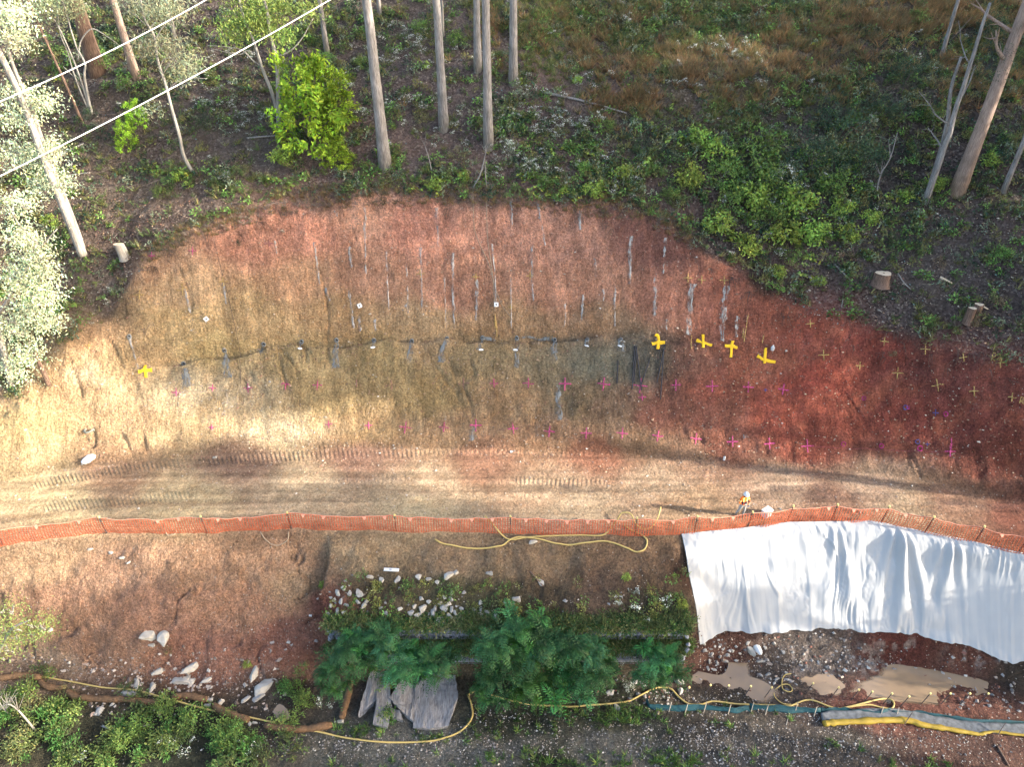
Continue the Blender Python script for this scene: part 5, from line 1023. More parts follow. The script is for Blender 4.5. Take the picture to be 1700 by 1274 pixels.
tt = np.linspace(0, 1, nt)[:, None, None]; G = fullT[None]*(1-tt)+fullB[None]*tt; S, Tt = np.meshgrid(bs, np.linspace(0, 1, nt))
G[..., 0] += .55*np.exp(-S*40)*np.sin(np.pi*Tt)*-0.3+.0
hz = H(G[..., 0].ravel(), G[..., 1].ravel()).reshape(S.shape); hz = gsm(gsm(hz, 4, 1), 4, 0); Sm = S*22.0     # metres along
Pin = [(4.6, .25), (8.2, .6), (11.6, 1.3), (14.6, 1.2), (19.5, .5)]
disp = np.zeros_like(S); bend = .25*fbm(Sm*.25, Tt*1.2, 2, 101)
fine = fbm(Sm*2.2+bend*2, Tt*.9, 4, 102); mid = 1-np.abs(fbm(Sm*.75+bend, Tt*.7+3, 3, 103))*3.2
crs = 1-np.abs(fbm(Sm*1.3+bend*5+.8*fbm(Sm*.5, Tt*2, 2, 113), Tt*.9+7, 4, 109))*4.5; crs = crs*np.clip(.35+1.6*fbm(Sm*.35, Tt*1.5+2, 2, 114), 0, 1.3); disp += .035*fine+.06*np.maximum(mid, -.3)*sstep(0, .25, Tt)+.085*np.maximum(crs, -.2)*(.4+.6*sstep(.1, .4, Tt))
for px_, am in Pin:
    q = (Sm-px_)/(.18+1.5*Tt+.12*am); disp += .26*am*np.exp(-q*q)*(.45+.55*np.cos(q*6.0+px_+1.5*Tt))*sstep(0.02, .22, Tt)*sstep(1.02, .72, Tt)
disp += .22*fbm(Sm*.22, Tt*1.6, 3, 104)*sstep(0, .2, Tt)
disp *= 1.5*(.75+.25*fbm(Sm*.4, Tt*2, 2, 112))*(1-.85*sstep(14.5, 16.5, Sm+3*Tt)*sstep(.12, .3, Tt))
disp += .05*fbm(Sm*5, Tt*14, 2, 106)*sstep(.3, 0, Tt)
hem = .06*fbm(Sm*1.3, Tt*0+1, 3, 107)*sstep(.9, 1, Tt)
G[..., 2] = np.maximum(G[..., 2], hz)+.10+np.maximum(disp, -.05)*.6; G[..., 1] -= np.maximum(disp, -.1)*.7+hem*4
G[..., 0] += .03*fbm(Sm*1.5, Tt*5, 3, 108)
G[..., 2] = np.maximum(G[..., 2], H(G[..., 0].ravel(), G[..., 1].ravel()).reshape(S.shape)+.05)
idx = np.arange(ns*nt).reshape(nt, ns); F = np.stack([idx[:-1, :-1], idx[1:, :-1], idx[1:, 1:], idx[:-1, 1:]], -1).reshape(-1, 4); V = G.reshape(-1, 3); c = V.mean(0)
me = mesh('geotextile_sheet', V-c, F, SHEET, smooth=True); o = ob('geotextile_sheet', me, None, 'large white fabric sheet draped in folds over the bank below the road', 'sheet', None, None, tuple(c))
md = o.modifiers.new('thickness', 'SOLIDIFY'); md.thickness = .012

# ================================================================== orange barrier fence
NETM = plain('orange_plastic_net', (.44, .10, .042), .7, noise=.3, scale=2.5); TAPE = plain('pale_top_rope', (.72, .30, .20), .7); PICK = plain('dark_steel_picket', (.05, .04, .04), .6); CAPM = plain('yellow_plastic_cap', (.60, .48, .20), .5)
base = [(-60, 916), (0, 908), (50, 899), (100, 894), (190, 886), (350, 886), (490, 879), (660, 884), (845, 886), (1050, 889), (1160, 886), (1240, 879), (1310, 868), (1400, 866), (1465, 870), (1500, 879), (1540, 889), (1600, 900), (1700, 921), (1780, 940)]
BW = np.array([at(u, v-1) for u, v in base]); d = np.concatenate([[0], np.cumsum(np.linalg.norm(np.diff(BW[:, :2], axis=0), axis=1))]); L_f = d[-1]
def fp(s): x = np.interp(s, d, BW[:, 0]); y = np.interp(s, d, BW[:, 1]); return x, y
posts_u = [-55, 5, 178, 344, 484, 658, 847, 1054, 1152, 1240, 1306, 1379, 1461, 1533, 1617, 1690, 1770]
ps = [float(np.interp(float(np.interp(u, [b_[0] for b_ in base], BW[:, 0])), BW[:, 0], d)) for u in posts_u]
fence = thing('barrier_fence', 'long orange plastic mesh barrier on dark pickets along the road edge', 'fence', tuple(BW[8])); FO = np.array(BW[8])
leanx = [.0, .15, -.35, -.3, -.15, 0, .05, .05, .1, .35, .4, .35, .6, .7, .5, .5, .5]
for i, (s, lx) in enumerate(zip(ps, leanx)):
    x, y = fp(s); z = float(H(x, y)); P = np.array([(x, y, z-.2), (x+lx*.3, y+.05, z+1.16)])-FO
    V, F = tube(P, .028, 5); ob('picket', mesh('picket', V, fix(F), PICK), fence); c = P[-1]; V, F = tube([c-(0, 0, .03), c+(0, 0, .08)], .055, 8); ob('picket_cap', mesh('picket_cap', V, fix(F), CAPM), fence)
Rn = np.random.RandomState(5)
for i in range(len(ps)-1):
    s0, s1 = ps[i], ps[i+1]; n = max(int((s1-s0)/.13), 4); s = np.linspace(s0, s1, n); x, y = fp(s); z = H(x, y); q = (s-s0)/(s1-s0)
    sag = .13*np.sin(q*np.pi)+.10*fbm(s*.9, s*0, 3, 110); top = 1.0-sag; lx = leanx[i]*(1-q)+leanx[i+1]*q; rows = 9; g = []
    for j in range(rows):
        f = j/(rows-1); bul = .16*fbm(s*.9, s*0+f*1.5, 3, 111)+.05*np.sin(f*np.pi); g.append(np.stack([x+lx*.3*f, y-.05-bul+.12*f, z+.05+top*f*.97], 1))
    g = np.array(g)-FO; up = np.array([0, 0, 1.]); Vs = []; Fs = []; k = 0
    for j in range(rows):
        w = .034 if 0 < j < rows-1 else .05
        a = g[j]-(0, 0, w/2); b2 = g[j]+(0, 0, w/2); Vs.append(np.concatenate([a, b2])); m = np.arange(n-1); Fs.append(np.stack([m, m+1, m+1+n, m+n], 1)+k); k += 2*n
    a = g[:, :, :]-(.021, 0, 0); b2 = g+(.021, 0, 0); Vs.append(a.reshape(-1, 3)); Vs.append(b2.reshape(-1, 3)); ii = np.arange(rows*n).reshape(rows, n); lo = ii[:-1].ravel(); hi = ii[1:].ravel(); Fs.append(np.stack([lo, lo+rows*n, hi+rows*n, hi], 1)+k)
    ob('net_panel', mesh('net_panel', np.concatenate(Vs), np.concatenate(Fs), NETM), fence)
    V, F = tube(g[-1]+(0, .01, .02), .016, 4); ob('top_rope', mesh('top_rope', V, fix(F), TAPE), fence)
    fl_ = [j for j in range(6, n-3, int(1.1/.13)) if Rn.rand() < .6]
    for j in fl_: ob('net_flap', mesh('net_flap', np.array([g[-1][j]+(-.11, -.03, .03), g[-1][j]+(.11, -.03, .03), g[-1][j]+(.03, -.10, -.13), g[-1][j]+(-.02, -.10, -.14)]), np.array([[0, 1, 2, 3]]), TAPE), fence)

# ================================================================== hoses and ropes
HOSE = plain('yellow_hose', (.42, .31, .11), .5, noise=.08); ROPE = plain('pale_cord', (.34, .27, .19), .8); PINKL = plain('pink_string', (.35, .07, .10), .7)
def ground_line(name, pts, r, mat, label, cat, n=8, dz=None):
    P = []
    for q in pts: p = at(q[0], q[1]); P.append((p.x, p.y, p.z+(q[2] if len(q) > 2 else 0)))
    raw = np.array(P); C = catmull(raw, n); lift = np.array([q[2] if len(q) > 2 else 0 for q in pts]); li = catmull(np.stack([lift, lift, lift], 1), n)[:, 0]
    g = H(C[:, 0], C[:, 1])+r*.9; C[:, 2] = np.where(li > .05, np.maximum(C[:, 2], g), g+.01); C[:, 2] = gsm(C[:, 2], 1.2, 0); C[:, 2] = np.maximum(C[:, 2], g)
    c = C.mean(0); V, F = tube(C-c, r, 7); return ob(name, mesh(name, V, fix(F), mat, smooth=True), None, label, cat, None, None, tuple(c))
ground_line('hose', [(722, 897), (735, 904), (770, 911), (800, 912), (830, 908), (846, 898), (862, 893), (885, 895), (905, 899), (925, 904), (950, 906), (980, 902), (1010, 901), (1040, 911), (1058, 918), (1070, 913), (1074, 900), (1066, 890), (1045, 880), (1035, 873)], .045, HOSE, 'yellow hose lying in a long loop below the orange fence', 'hose')
ground_line('hose', [(805, 876, .9), (820, 884, .5), (845, 897), (880, 893), (920, 891), (965, 890), (1000, 890), (1022, 878, .6), (1030, 872, .9), (1045, 874, .9), (1056, 884, .5), (1075, 888, .4), (1088, 880, .8), (1093, 866, 1.1)], .04, HOSE, 'second yellow hose hooked over the orange fence with a small coil', 'hose')
ground_line('hose', [(-30, 1124), (0, 1125), (50, 1123), (110, 1132), (170, 1143), (225, 1148), (280, 1162), (330, 1176), (380, 1186), (450, 1200), (520, 1215), (590, 1229), (640, 1234), (710, 1233), (745, 1225), (770, 1212), (784, 1192), (782, 1170), (778, 1157), (785, 1151), (800, 1151), (840, 1163), (885, 1172), (940, 1175), (1000, 1171), (1040, 1167), (1065, 1155), (1090, 1144), (1112, 1145), (1128, 1160), (1145, 1171), (1165, 1171), (1185, 1166), (1230, 1171), (1290, 1173), (1310, 1174), (1325, 1168), (1345, 1164), (1375, 1175), (1395, 1178), (1430, 1170), (1470, 1162), (1483, 1168), (1480, 1178), (1465, 1177), (1440, 1172), (1400, 1177)], .045, HOSE, 'very long yellow hose winding along the whole foot of the works', 'hose')
ground_line('hose', [(1325, 1172), (1300, 1170), (1287, 1160), (1285, 1150), (1295, 1140), (1308, 1138), (1315, 1145), (1312, 1150), (1300, 1146), (1298, 1132), (1303, 1122), (1313, 1120)], .03, HOSE, 'short curled end of yellow hose beside the brown puddle', 'hose')
ground_line('cord', [(276, 875, .6), (277, 888, .05), (284, 890), (292, 886), (298, 876, .5), (310, 868, 1.0)], .02, ROPE, 'pale cord looped over the orange fence at the left', 'cord')
ground_line('cord', [(432, 884), (440, 896), (452, 905), (465, 906), (478, 897), (479, 884)], .022, ROPE, 'pale cord hanging in a bow below the orange fence', 'cord')
ground_line('string_line', [(1342, 742), (1400, 746), (1460, 748), (1520, 750), (1577, 751)], .007, PINKL, 'pink string line pulled between two pink crosses', 'string')
ground_line('cord', [(785, 305), (786, 350), (790, 390), (812, 440), (830, 500), (852, 532)], .015, ROPE, 'thin cord hanging down the cutting from the dead saplings', 'cord'); ground_line('cord', [(807, 300), (808, 350), (810, 400), (818, 460), (822, 520)], .015, ROPE, 'second thin cord hanging straight down the cutting', 'cord')
ground_line('cord', [(322, 290), (335, 330), (350, 380), (368, 450), (385, 520), (398, 580), (400, 640)], .013, plain('dark_cord', (.12, .09, .07), .8), 'dark thin line hanging down the buff end of the cutting', 'cord')

# sediment socks
SOCK = plain('coir_sock', (.125, .072, .038), .95, noise=.35, scale=9, bump=.03)
for pts, r, l in [([(-20, 1130), (10, 1128), (40, 1124), (70, 1129)], .16, 'brown fibre sock at the far left foot of the bank'), ([(66, 1133), (80, 1143), (110, 1145)], .15, 'short brown fibre sock behind the bare bush'), ([(112, 1150), (130, 1160), (160, 1163), (200, 1165)], .16, 'brown fibre sock in front of the rubble'), ([(190, 1162), (225, 1166), (265, 1170)], .15, 'brown fibre sock running under the dark rock'),
                   ([(285, 1162), (310, 1158), (338, 1164), (345, 1164)], .17, 'brown fibre sock beside the white stones'), ([(355, 1173), (370, 1184), (395, 1193), (415, 1200)], .18, 'brown fibre sock ending at two round stones'), ([(440, 1208), (480, 1213), (520, 1212), (552, 1206)], .17, 'rusty fibre sock across the creek pool'), ([(583, 1130), (579, 1155), (572, 1180), (568, 1197)], .17, 'rusty fibre sock running down beside the slate slabs')]:
    P = np.array([at(u, v, r*.7) for u, v in pts]); C = catmull(P, 6); C[:, 2] = H(C[:, 0], C[:, 1])+r*.75; c = C.mean(0); R = np.random.RandomState(len(l)); rr = r*(1+.10*R.randn(len(C))).clip(.75, 1.2); rr[0] *= .6; rr[-1] *= .6
    V, F = tube(C-c, rr, 10); V = V+R.randn(*V.shape)*.008; ob('sediment_sock', mesh('sediment_sock', V, fix(F), SOCK, smooth=True), None, l, 'sediment sock', None, None, tuple(c))

# silt fences with stakes
TEAL = plain('teal_silt_fabric', (.006, .045, .055), .7, noise=.25, scale=3); YEL = plain('yellow_filter_fabric', (.25, .17, .02), .6, noise=.25, scale=3); GREYF = plain('grey_filter_fabric', (.10, .105, .11), .7, noise=.5, scale=5); STAKE = plain('timber_stake', (.30, .26, .21), .8)
def fabric_strip(root, pts, h, mat, nm, back=.25, seed=0, z0=0.0):
    P = catmull([at(u, v) for u, v in pts], 8); n = len(P); s = np.arange(n)*.3; rows = 7; g = []; o_ = np.array(root.location)
    for j in range(rows): f = j/(rows-1); g.append(np.stack([P[:, 0]+.05*fbm(s*1.3, s*0+f*2, 2, seed), P[:, 1]+back*f+.10*fbm(s*.9, s*0+f*2, 3, seed+1), H(P[:, 0], P[:, 1]+back*f)*0+P[:, 2]+z0+h*f*(1+.25*fbm(s*.8, s*0, 2, seed+2))], 1))
    V = np.array(g).reshape(-1, 3)-o_; i = np.arange(rows*n).reshape(rows, n); F = np.stack([i[:-1, :-1], i[:-1, 1:], i[1:, 1:], i[1:, :-1]], -1).reshape(-1, 4); o = ob(nm, mesh(nm, V, F, mat, smooth=True), root); m = o.modifiers.new('thickness', 'SOLIDIFY'); m.thickness = .012
tf = thing('silt_fence', 'low teal fabric silt fence staked along the gravel track', 'silt fence', tuple(at(1300, 1185)))
for k, seg in enumerate([[(1073, 1168), (1080, 1178), (1110, 1180), (1160, 1180), (1215, 1184), (1245, 1182)], [(1245, 1180), (1280, 1181), (1320, 1184), (1363, 1186)], [(1363, 1186), (1390, 1186), (1420, 1187), (1450, 1190), (1480, 1188)], [(1480, 1189), (1530, 1192), (1580, 1199), (1630, 1205), (1720, 1208)]]): fabric_strip(tf, seg, .20, TEAL, 'fabric', .20, 120+k)
for u, v in [(1110, 1178), (1137, 1180), (1168, 1178), (1208, 1182), (1246, 1178), (1270, 1182), (1319, 1178), (1350, 1186), (1460, 1186), (1486, 1187)]:
    p = at(u, v)-Vector(tf.location); V, F = tube([p+Vector((-.05, -.22, -.1)), p+Vector((.12, .12, .42))], .022, 5); ob('stake', mesh('stake', V, fix(F), STAKE), tf)
yf_ = thing('filter_boom', 'yellow edged grey filter fabric lying along the teal silt fence', 'filter fence', tuple(at(1500, 1200)))
fabric_strip(yf_, [(1366, 1203), (1400, 1200), (1450, 1198), (1505, 1198), (1550, 1208), (1600, 1218), (1640, 1220), (1720, 1224)], .05, GREYF, 'grey_fabric', .55, 140, .1)
P = catmull([at(u, v, .13) for u, v in [(1366, 1204), (1400, 1202), (1450, 1199), (1505, 1199), (1530, 1206), (1555, 1210), (1600, 1218), (1625, 1221), (1650, 1217), (1680, 1221), (1720, 1226)]], 6)-np.array(yf_.location)
V, F = tube(P, .16*(1-.55*sstep(.35, .8, np.linspace(0, 1, len(P))))*(1+.1*np.random.RandomState(2).randn(len(P))), 9); V = V+.035*np.stack([fbm(V[:, 0]*3, V[:, 1]*3+k_*5, 3, 160+k_) for k_ in range(3)], 1); V[:, 2] = V[:, 2]*.8; ob('yellow_sleeve', mesh('yellow_sleeve', V, fix(F), YEL, smooth=True), yf_)
for u, v in [(1506, 1196), (1660, 1213)]: p = at(u, v)-Vector(yf_.location); V, F = tube([p+Vector((-.3, -.3, .1)), p+Vector((.15, .1, .5))], .02, 5); ob('stake', mesh('stake', V, fix(F), PICK), yf_)
MK = [(1140, 1150), (1175, 1146), (1205, 1147), (1241, 1148), (1275, 1150), (1343, 1143), (1385, 1150), (1418, 1154), (1440, 1157), (1472, 1160), (1500, 1165), (1535, 1160), (1568, 1160), (1600, 1160), (1630, 1160)]
ORD = ['first', 'second', 'third', 'fourth', 'fifth', 'sixth', 'seventh', 'eighth', 'ninth', 'tenth', 'eleventh', 'twelfth', 'thirteenth', 'fourteenth', 'last']
for mi, (u, v) in enumerate(MK):
    p = at(u-7, v+10); t_ = thing('marker_picket', ORD[mi]+' yellow capped dark picket from the left in the row beside the puddles', 'picket', tuple(p), 0, 'capped pickets beside the puddles')
    V, F = tube([(0, 0, -.15), (.22, .03, .85)], .022, 5); ob('picket', mesh('picket', V, fix(F), PICK), t_); V, F = tube([(.22, .03, .85), (.24, .03, .93)], .05, 8); ob('picket_cap', mesh('picket_cap', V, fix(F), CAPM), t_)

# ================================================================== soil nails, grout runs and sprayed marks on the cutting
CUT = SET['cut_slope']
def patchy(m, lo, hi, scale=9.0, stretch=(1, 1, 1)):
    N, L = m.node_tree.nodes, m.node_tree.links; b = N['Principled BSDF']; tc = N.new('ShaderNodeTexCoord'); mp = N.new('ShaderNodeMapping'); mp.inputs['Scale'].default_value = stretch; L.new(tc.outputs['Object'], mp.inputs['Vector'])
    n = N.new('ShaderNodeTexNoise'); n.inputs['Scale'].default_value = scale; n.inputs['Detail'].default_value = 5; n.inputs['Roughness'].default_value = .7; L.new(mp.outputs[0], n.inputs['Vector'])
    r_ = N.new('ShaderNodeMapRange'); r_.inputs['From Min'].default_value = lo; r_.inputs['From Max'].default_value = hi; L.new(n.outputs['Fac'], r_.inputs['Value']); L.new(r_.outputs[0], b.inputs['Alpha']); return m
GROUT = plain('dried_grout', (.33, .31, .285), .9, noise=.25, scale=4, bump=.01); GROUTD = plain('damp_grout', (.17, .175, .17), .85, noise=.25, scale=4, bump=.01); GROUTL = plain('pale_grout', (.46, .39, .33), .9, noise=.2, scale=4, bump=.01)
def ground_frame(p): n = normal(p.x, p.y, .3); return n
def ribbon(name, pts, w, mat, parent, thick=.02, taper=(1, .5), seed=0, rag=.3, n=18, label=None):
    """something thin lying on the ground along pixels pts: a raised strip with ragged edges"""
    P = catmull([at(u, v) for u, v in pts], 6) if len(pts) > 2 else np.linspace(at(*pts[0]), at(*pts[1]), n)
    T = unit(np.gradient(P, axis=0)); N_ = np.array([normal(x, y) for x, y, z in P]); S = unit(np.cross(T, N_)); t = np.linspace(0, 1, len(P)); W = w*(taper[0]*(1-t)+taper[1]*t)
    R = np.random.RandomState(seed); a = W*(1+rag*R.randn(len(P))).clip(.25, 2); c = W*(1+rag*R.randn(len(P))).clip(.25, 2); Vs = []
    for k, f in enumerate((-1, -.45, .45, 1)):
        q = P+S*((a if f < 0 else c)*f/2)[:, None]; q[:, 2] = H(q[:, 0], q[:, 1]); q = q+N_*(-.01 if k in (0, 3) else 1)*(.01+thick if k in (1, 2) else .3*thick)*1.0; q = q+N_*.042; Vs.append(q)
    V = np.concatenate(Vs); m = len(P); i = np.arange(4*m).reshape(4, m); F = np.stack([i[:-1, :-1], i[:-1, 1:], i[1:, 1:], i[1:, :-1]], -1).reshape(-1, 4)
    return ob(name, mesh(name, V, F, mat, smooth=True), parent, label)
GR = """725,345,728,410,4;848,335,850,378,4;893,340,896,362,5;896,360,905,408,4;963,350,963,382,6;605,345,608,455,4;457,400,460,422,3;521,402,531,472,4;580,410,584,445,5;642,418,646,515,3;698,412,701,512,4;738,460,741,545,3;752,420,754,545,5;792,465,790,532,5;817,405,824,505,3;849,455,849,545,3;580,480,588,545,5;597,525,599,550,5;622,530,624,550,5;883,410,886,500,4;1047,392,1045,472,7;1105,395,1100,455,5;1022,475,1021,542,4;1087,460,1086,528,7;1150,472,1142,556,11;1205,475,1197,566,11;370,470,376,505,4;305,480,316,520,5;215,560,231,612,4;968,490,966,536,4;938,505,937,542,3;1107,530,1107,548,4;1225,525,1222,560,6;988,430,988,460,5;675,430,678,520,3;555,350,560,360,4;672,505,678,515,6;540,480,548,500,4;1001,480,1002,500,3"""
for i, l in enumerate(GR.split(';')):
    a = [float(q) for q in l.split(',')]; u = (a[0]+a[2])/2+random.uniform(-1.5, 1.5); w = a[4]*.034
    ribbon('grout_run', [(a[0], a[1]), (u, (a[1]+a[3])/2), (a[2], a[3])], w, (GROUTL if a[4] < 3.5 else GROUT), CUT, .004, (1, .6), i, .35)
for i, (pts, w) in enumerate([([(308, 612), (309, 625), (312, 642)], .5), ([(373, 588), (376, 605), (377, 628)], .45), ([(559, 570), (557, 590), (558, 612)], .42), ([(684, 570), (682, 585), (676, 602)], .35), ([(742, 566), (735, 580), (732, 602)], .35), ([(801, 563), (797, 572), (795, 582)], .22), ([(858, 565), (858, 585), (857, 612)], .25), ([(921, 568), (920, 582), (922, 600)], .35), ([(438, 574), (436, 582), (434, 588)], .16), ([(501, 568), (500, 573), (498, 577)], .16), ([(621, 566), (621, 573), (620, 578)], .2), ([(1030, 565), (1031, 575), (1030, 584)], .4), ([(928, 640), (927, 665), (930, 698)], .32), ([(787, 708), (783, 718), (785, 732)], .38), ([(975, 566), (974, 570), (973, 574)], .3), ([(862, 562), (890, 563), (918, 563)], .10), ([(801, 560), (815, 563), (822, 568)], .16), ([(1236, 722), (1238, 728)], .3)]):
    ribbon('grout_run', pts, w, GROUTD, CUT, .006, (.7, 1.1), 60+i, .25)
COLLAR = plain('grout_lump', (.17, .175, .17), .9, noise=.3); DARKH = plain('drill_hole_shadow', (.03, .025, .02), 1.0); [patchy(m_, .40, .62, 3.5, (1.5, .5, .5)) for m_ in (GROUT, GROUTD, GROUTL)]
STEEL = plain('galvanised_bar', (.16, .16, .165), .5, .6); DISC = plain('white_plate', (.8, .8, .78), .5)
nl = [(215, 560, 0), (305, 605, 0), (373, 583, 0), (438, 573, 0), (501, 568, 1), (559, 566, 0), (621, 566, 1), (684, 567, 0), (742, 563, 0), (801, 562, 1), (858, 562, 1), (921, 565, 0), (975, 565, 1), (1030, 565, 1)]
for i, (u, v, disc) in enumerate(nl):
    p = at(u, v); n = normal(p.x, p.y); q = n.to_track_quat('Z', 'Y'); t_ = thing('soil_nail', ORD[i]+' drilled soil nail from the left under the step'+(', with white plate' if disc else ''), 'soil nail', tuple(p), 0, 'soil nails in the row under the step'); t_.rotation_mode = 'QUATERNION'; t_.rotation_quaternion = q
    a = np.linspace(0, 6.283, 13)[:-1]; R = np.random.RandomState(i); r1 = .072*(1+.2*R.rand(12)); rings = [np.stack([np.cos(a)*r1*f, np.sin(a)*r1*f*1.3, np.full(12, z)], 1) for f, z in ((1.7, .01), (1.25, .08), (.85, .05), (.75, -.02))]
    V = np.concatenate(rings); F = np.array([(k*12+j, k*12+(j+1) % 12, (k+1)*12+(j+1) % 12, (k+1)*12+j) for k in range(3) for j in range(12)]); ob('grout_collar', mesh('grout_collar', V, F, COLLAR, smooth=True), t_)
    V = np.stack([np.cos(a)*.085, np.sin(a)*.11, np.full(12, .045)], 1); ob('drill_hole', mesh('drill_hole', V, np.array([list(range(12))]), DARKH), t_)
    V, F = tube([(0, .0, -.2), (.0, -.03, .32)], .022, 6); ob('bar', mesh('bar', V, fix(F), STEEL), t_)
    if disc:
        e = at(u-2 if u < 900 else u-1, v+11+8*(u in (801, 858))); loc = t_.matrix_basis.inverted() @ e; V = np.stack([loc.x+np.cos(a)*.15, loc.y+np.sin(a)*.055, loc.z+.06+0*a], 1); V = np.concatenate([V, V+(0, 0, .03)]); F = [np.array([list(range(12, 24))]), np.array([(j, (j+1) % 12, 12+(j+1) % 12, 12+j) for j in range(12)])]; ob('plate', mesh('plate', V, F, DISC), t_)
PINK = plain('pink_spray_paint', (.46, .065, .18), .8, noise=.2, scale=14); PINKF = plain('faint_pink_spray', (.40, .15, .17), .8, noise=.2, scale=14); YELP = plain('yellow_spray_paint', (.44, .29, .10), .8, noise=.2, scale=14); YELB = plain('bright_yellow_spray_paint', (.74, .43, .015), .7, noise=.05, scale=8); BLUEP = plain('blue_spray_paint', (.07, .08, .22), .8); MAGP = plain('magenta_spray_paint', (.42, .03, .16), .8)
for m_ in (PINK, YELP, BLUEP, MAGP): patchy(m_, .30, .52, 14)
patchy(PINKF, .42, .62, 12); patchy(YELB, .22, .36, 10)
def cross(u, v, s, mat, w=.06, a=None, nm='paint_cross', sy=1.0):
    a = random.uniform(-.15, .15) if a is None else a; R = int(u*7+v)
    ribbon(nm, [(u-s/2, v-s/2*a), (u, v), (u+s/2, v+s/2*a)], w, mat, CUT, .006, (1, 1), R, .2); ribbon(nm, [(u+s/2*a, v-s/2*sy), (u, v), (u-s/2*a, v+s/2*sy)], w, mat, CUT, .010, (1, 1), R+1, .2)
for u, v, s, f in [(252, 425, 11, 1), (320, 417, 13, 1), (411, 367, 20, 2), (447, 405, 16, 2), (293, 652, 14, 1), (353, 645, 12, 1), (412, 645, 14, 1), (475, 640, 15, 1), (527, 640, 15, 1), (592, 638, 13, 2), (650, 640, 18, 2), (770, 638, 18, 2), (820, 637, 14, 1), (877, 637, 18, 1), (938, 638, 20, 0), (1002, 638, 21, 0), (1063, 641, 23, 0), (1122, 640, 18, 0), (1182, 642, 19, 0), (1242, 643, 17, 0), (1300, 647, 18, 0), (1066, 660, 12, 1),
        (352, 710, 9, 1), (482, 706, 12, 2), (546, 705, 12, 1), (612, 707, 12, 1), (673, 710, 19, 1), (737, 710, 16, 1), (790, 707, 19, 0), (852, 712, 17, 0), (912, 717, 17, 0), (973, 720, 18, 0), (1033, 720, 18, 0), (1092, 724, 18, 0), (1155, 729, 18, 0), (1216, 734, 18, 0), (1277, 737, 18, 0), (1340, 741, 20, 0), (1577, 750, 17, 0)]:
    cross(u, v, s*1.05, [PINK, PINK, PINKF][f], [.062, .05, .04][f])
cross(1579, 738, 4, PINK, .05, 0, sy=5)
for u, v, s in [(232, 490, 16), (303, 481, 20), (371, 468, 16), (1142, 462, 15), (1165, 465, 13), (1202, 466, 15), (1468, 567, 14), (1536, 580, 18), (1599, 594, 14), (1660, 603, 16), (1427, 608, 14), (1367, 590, 18), (1490, 620, 19), (1556, 640, 20), (1617, 650, 17), (1680, 660, 14), (148, 574, 12), (848, 510, 8), (698, 455, 14), (790, 460, 12), (880, 458, 12), (1345, 538, 14)]: cross(u, v, s, YELP, .05)
for pts in ([(1148, 558), (1148, 580)], [(1242, 523), (1238, 548), (1235, 568)], [(1234, 545), (1233, 562)], [(1268, 556), (1265, 570)], [(824, 530), (825, 560)], [(822, 522), (822, 545)]): ribbon('paint_line', pts, .05, YELP, CUT, .006, (1, 1), int(pts[0][0]), .3)
# bright yellow crosses sprayed over five of the nail positions
for h, vt in [([(230, 618), (241, 616), (253, 615)], [(241, 607), (242, 617), (243, 628)]), ([(1082, 572), (1092, 569), (1104, 569)], [(1088, 556), (1093, 563), (1092, 580)]), ([(1156, 565), (1168, 569), (1182, 574)], [(1167, 556), (1167, 567), (1167, 578)]), ([(1203, 575), (1213, 575), (1224, 578)], [(1216, 566), (1214, 578), (1213, 594)]), ([(1257, 591), (1267, 598), (1287, 602)], [(1271, 578), (1270, 590), (1269, 604)])]:
    ribbon('yellow_paint_cross', h, .17, YELB, CUT, .008, (1, 1), int(h[0][0]), .12); ribbon('yellow_paint_cross', vt, .17, YELB, CUT, .014, (1, 1), int(h[0][0])+1, .12)
def ringmark(u, v, s, mat):
    a = np.linspace(0, 6.283, 9); ribbon('paint_ring', [(u+math.cos(t)*s/2, v+math.sin(t)*s/2) for t in a], .045, mat, CUT, .006, (1, 1), int(u), .2)
for u, v, s, m_ in [(1503, 677, 7, BLUEP), (1507, 677, 5, MAGP), (1570, 688, 7, MAGP), (1400, 738, 7, MAGP), (1463, 741, 7, MAGP), (1527, 745, 8, MAGP), (1523, 734, 7, BLUEP), (1434, 662, 6, MAGP)]: ringmark(u, v, s, m_)
for u, v, s in [(1553, 686, 11), (1539, 738, 7), (1271, 648, 6)]: cross(u, v, s, BLUEP, .045)
for pts in ([(1645, 601), (1648, 588), (1652, 587), (1652, 592), (1647, 594), (1651, 600)], [(1653, 591), (1657, 589), (1660, 591), (1655, 598), (1660, 598)], [(1661, 590), (1663, 602)], [(1692, 670), (1695, 660), (1699, 661), (1698, 665), (1694, 666), (1699, 671)], [(1702, 662), (1706, 662), (1702, 670), (1707, 670)]): ribbon('paint_letter', pts, .045, YELP, CUT, .006, (1, 1), int(pts[0][0]), .15)

# black bars lying on the slope
BARM = plain('black_steel_bar', (.035, .035, .042), .45, .3)
for a, b2, l in [((1026, 600), (1024, 640), 'short black steel bar at the left of the bar group'), ((1054, 575), (1049, 650), 'black steel bar, left of the crossed pair'), ((1057, 577), (1052, 640), 'black steel bar beside the left one of the pair'), ((1056, 578), (1065, 652), 'black steel bar leaning the other way over the pink cross'), ((1079, 597), (1063, 645), 'black steel bar slanting across to the pink cross'), ((1104, 573), (1090, 640), 'long black steel bar at the right of the bar group'), ((1102, 580), (1096, 668), 'longest black steel bar, second from the right')]:
    P = np.linspace(at(*a, .10), at(*b2, .10), 16); P[:, 2] = gsm(np.maximum(P[:, 2], H(P[:, 0], P[:, 1])+.08), 1.5, 0); c = P.mean(0); V, F = tube(P-c, .035, 6); ob('steel_bar', mesh('steel_bar', V, fix(F), BARM, smooth=True), None, l, 'steel bar', None, None, tuple(c))
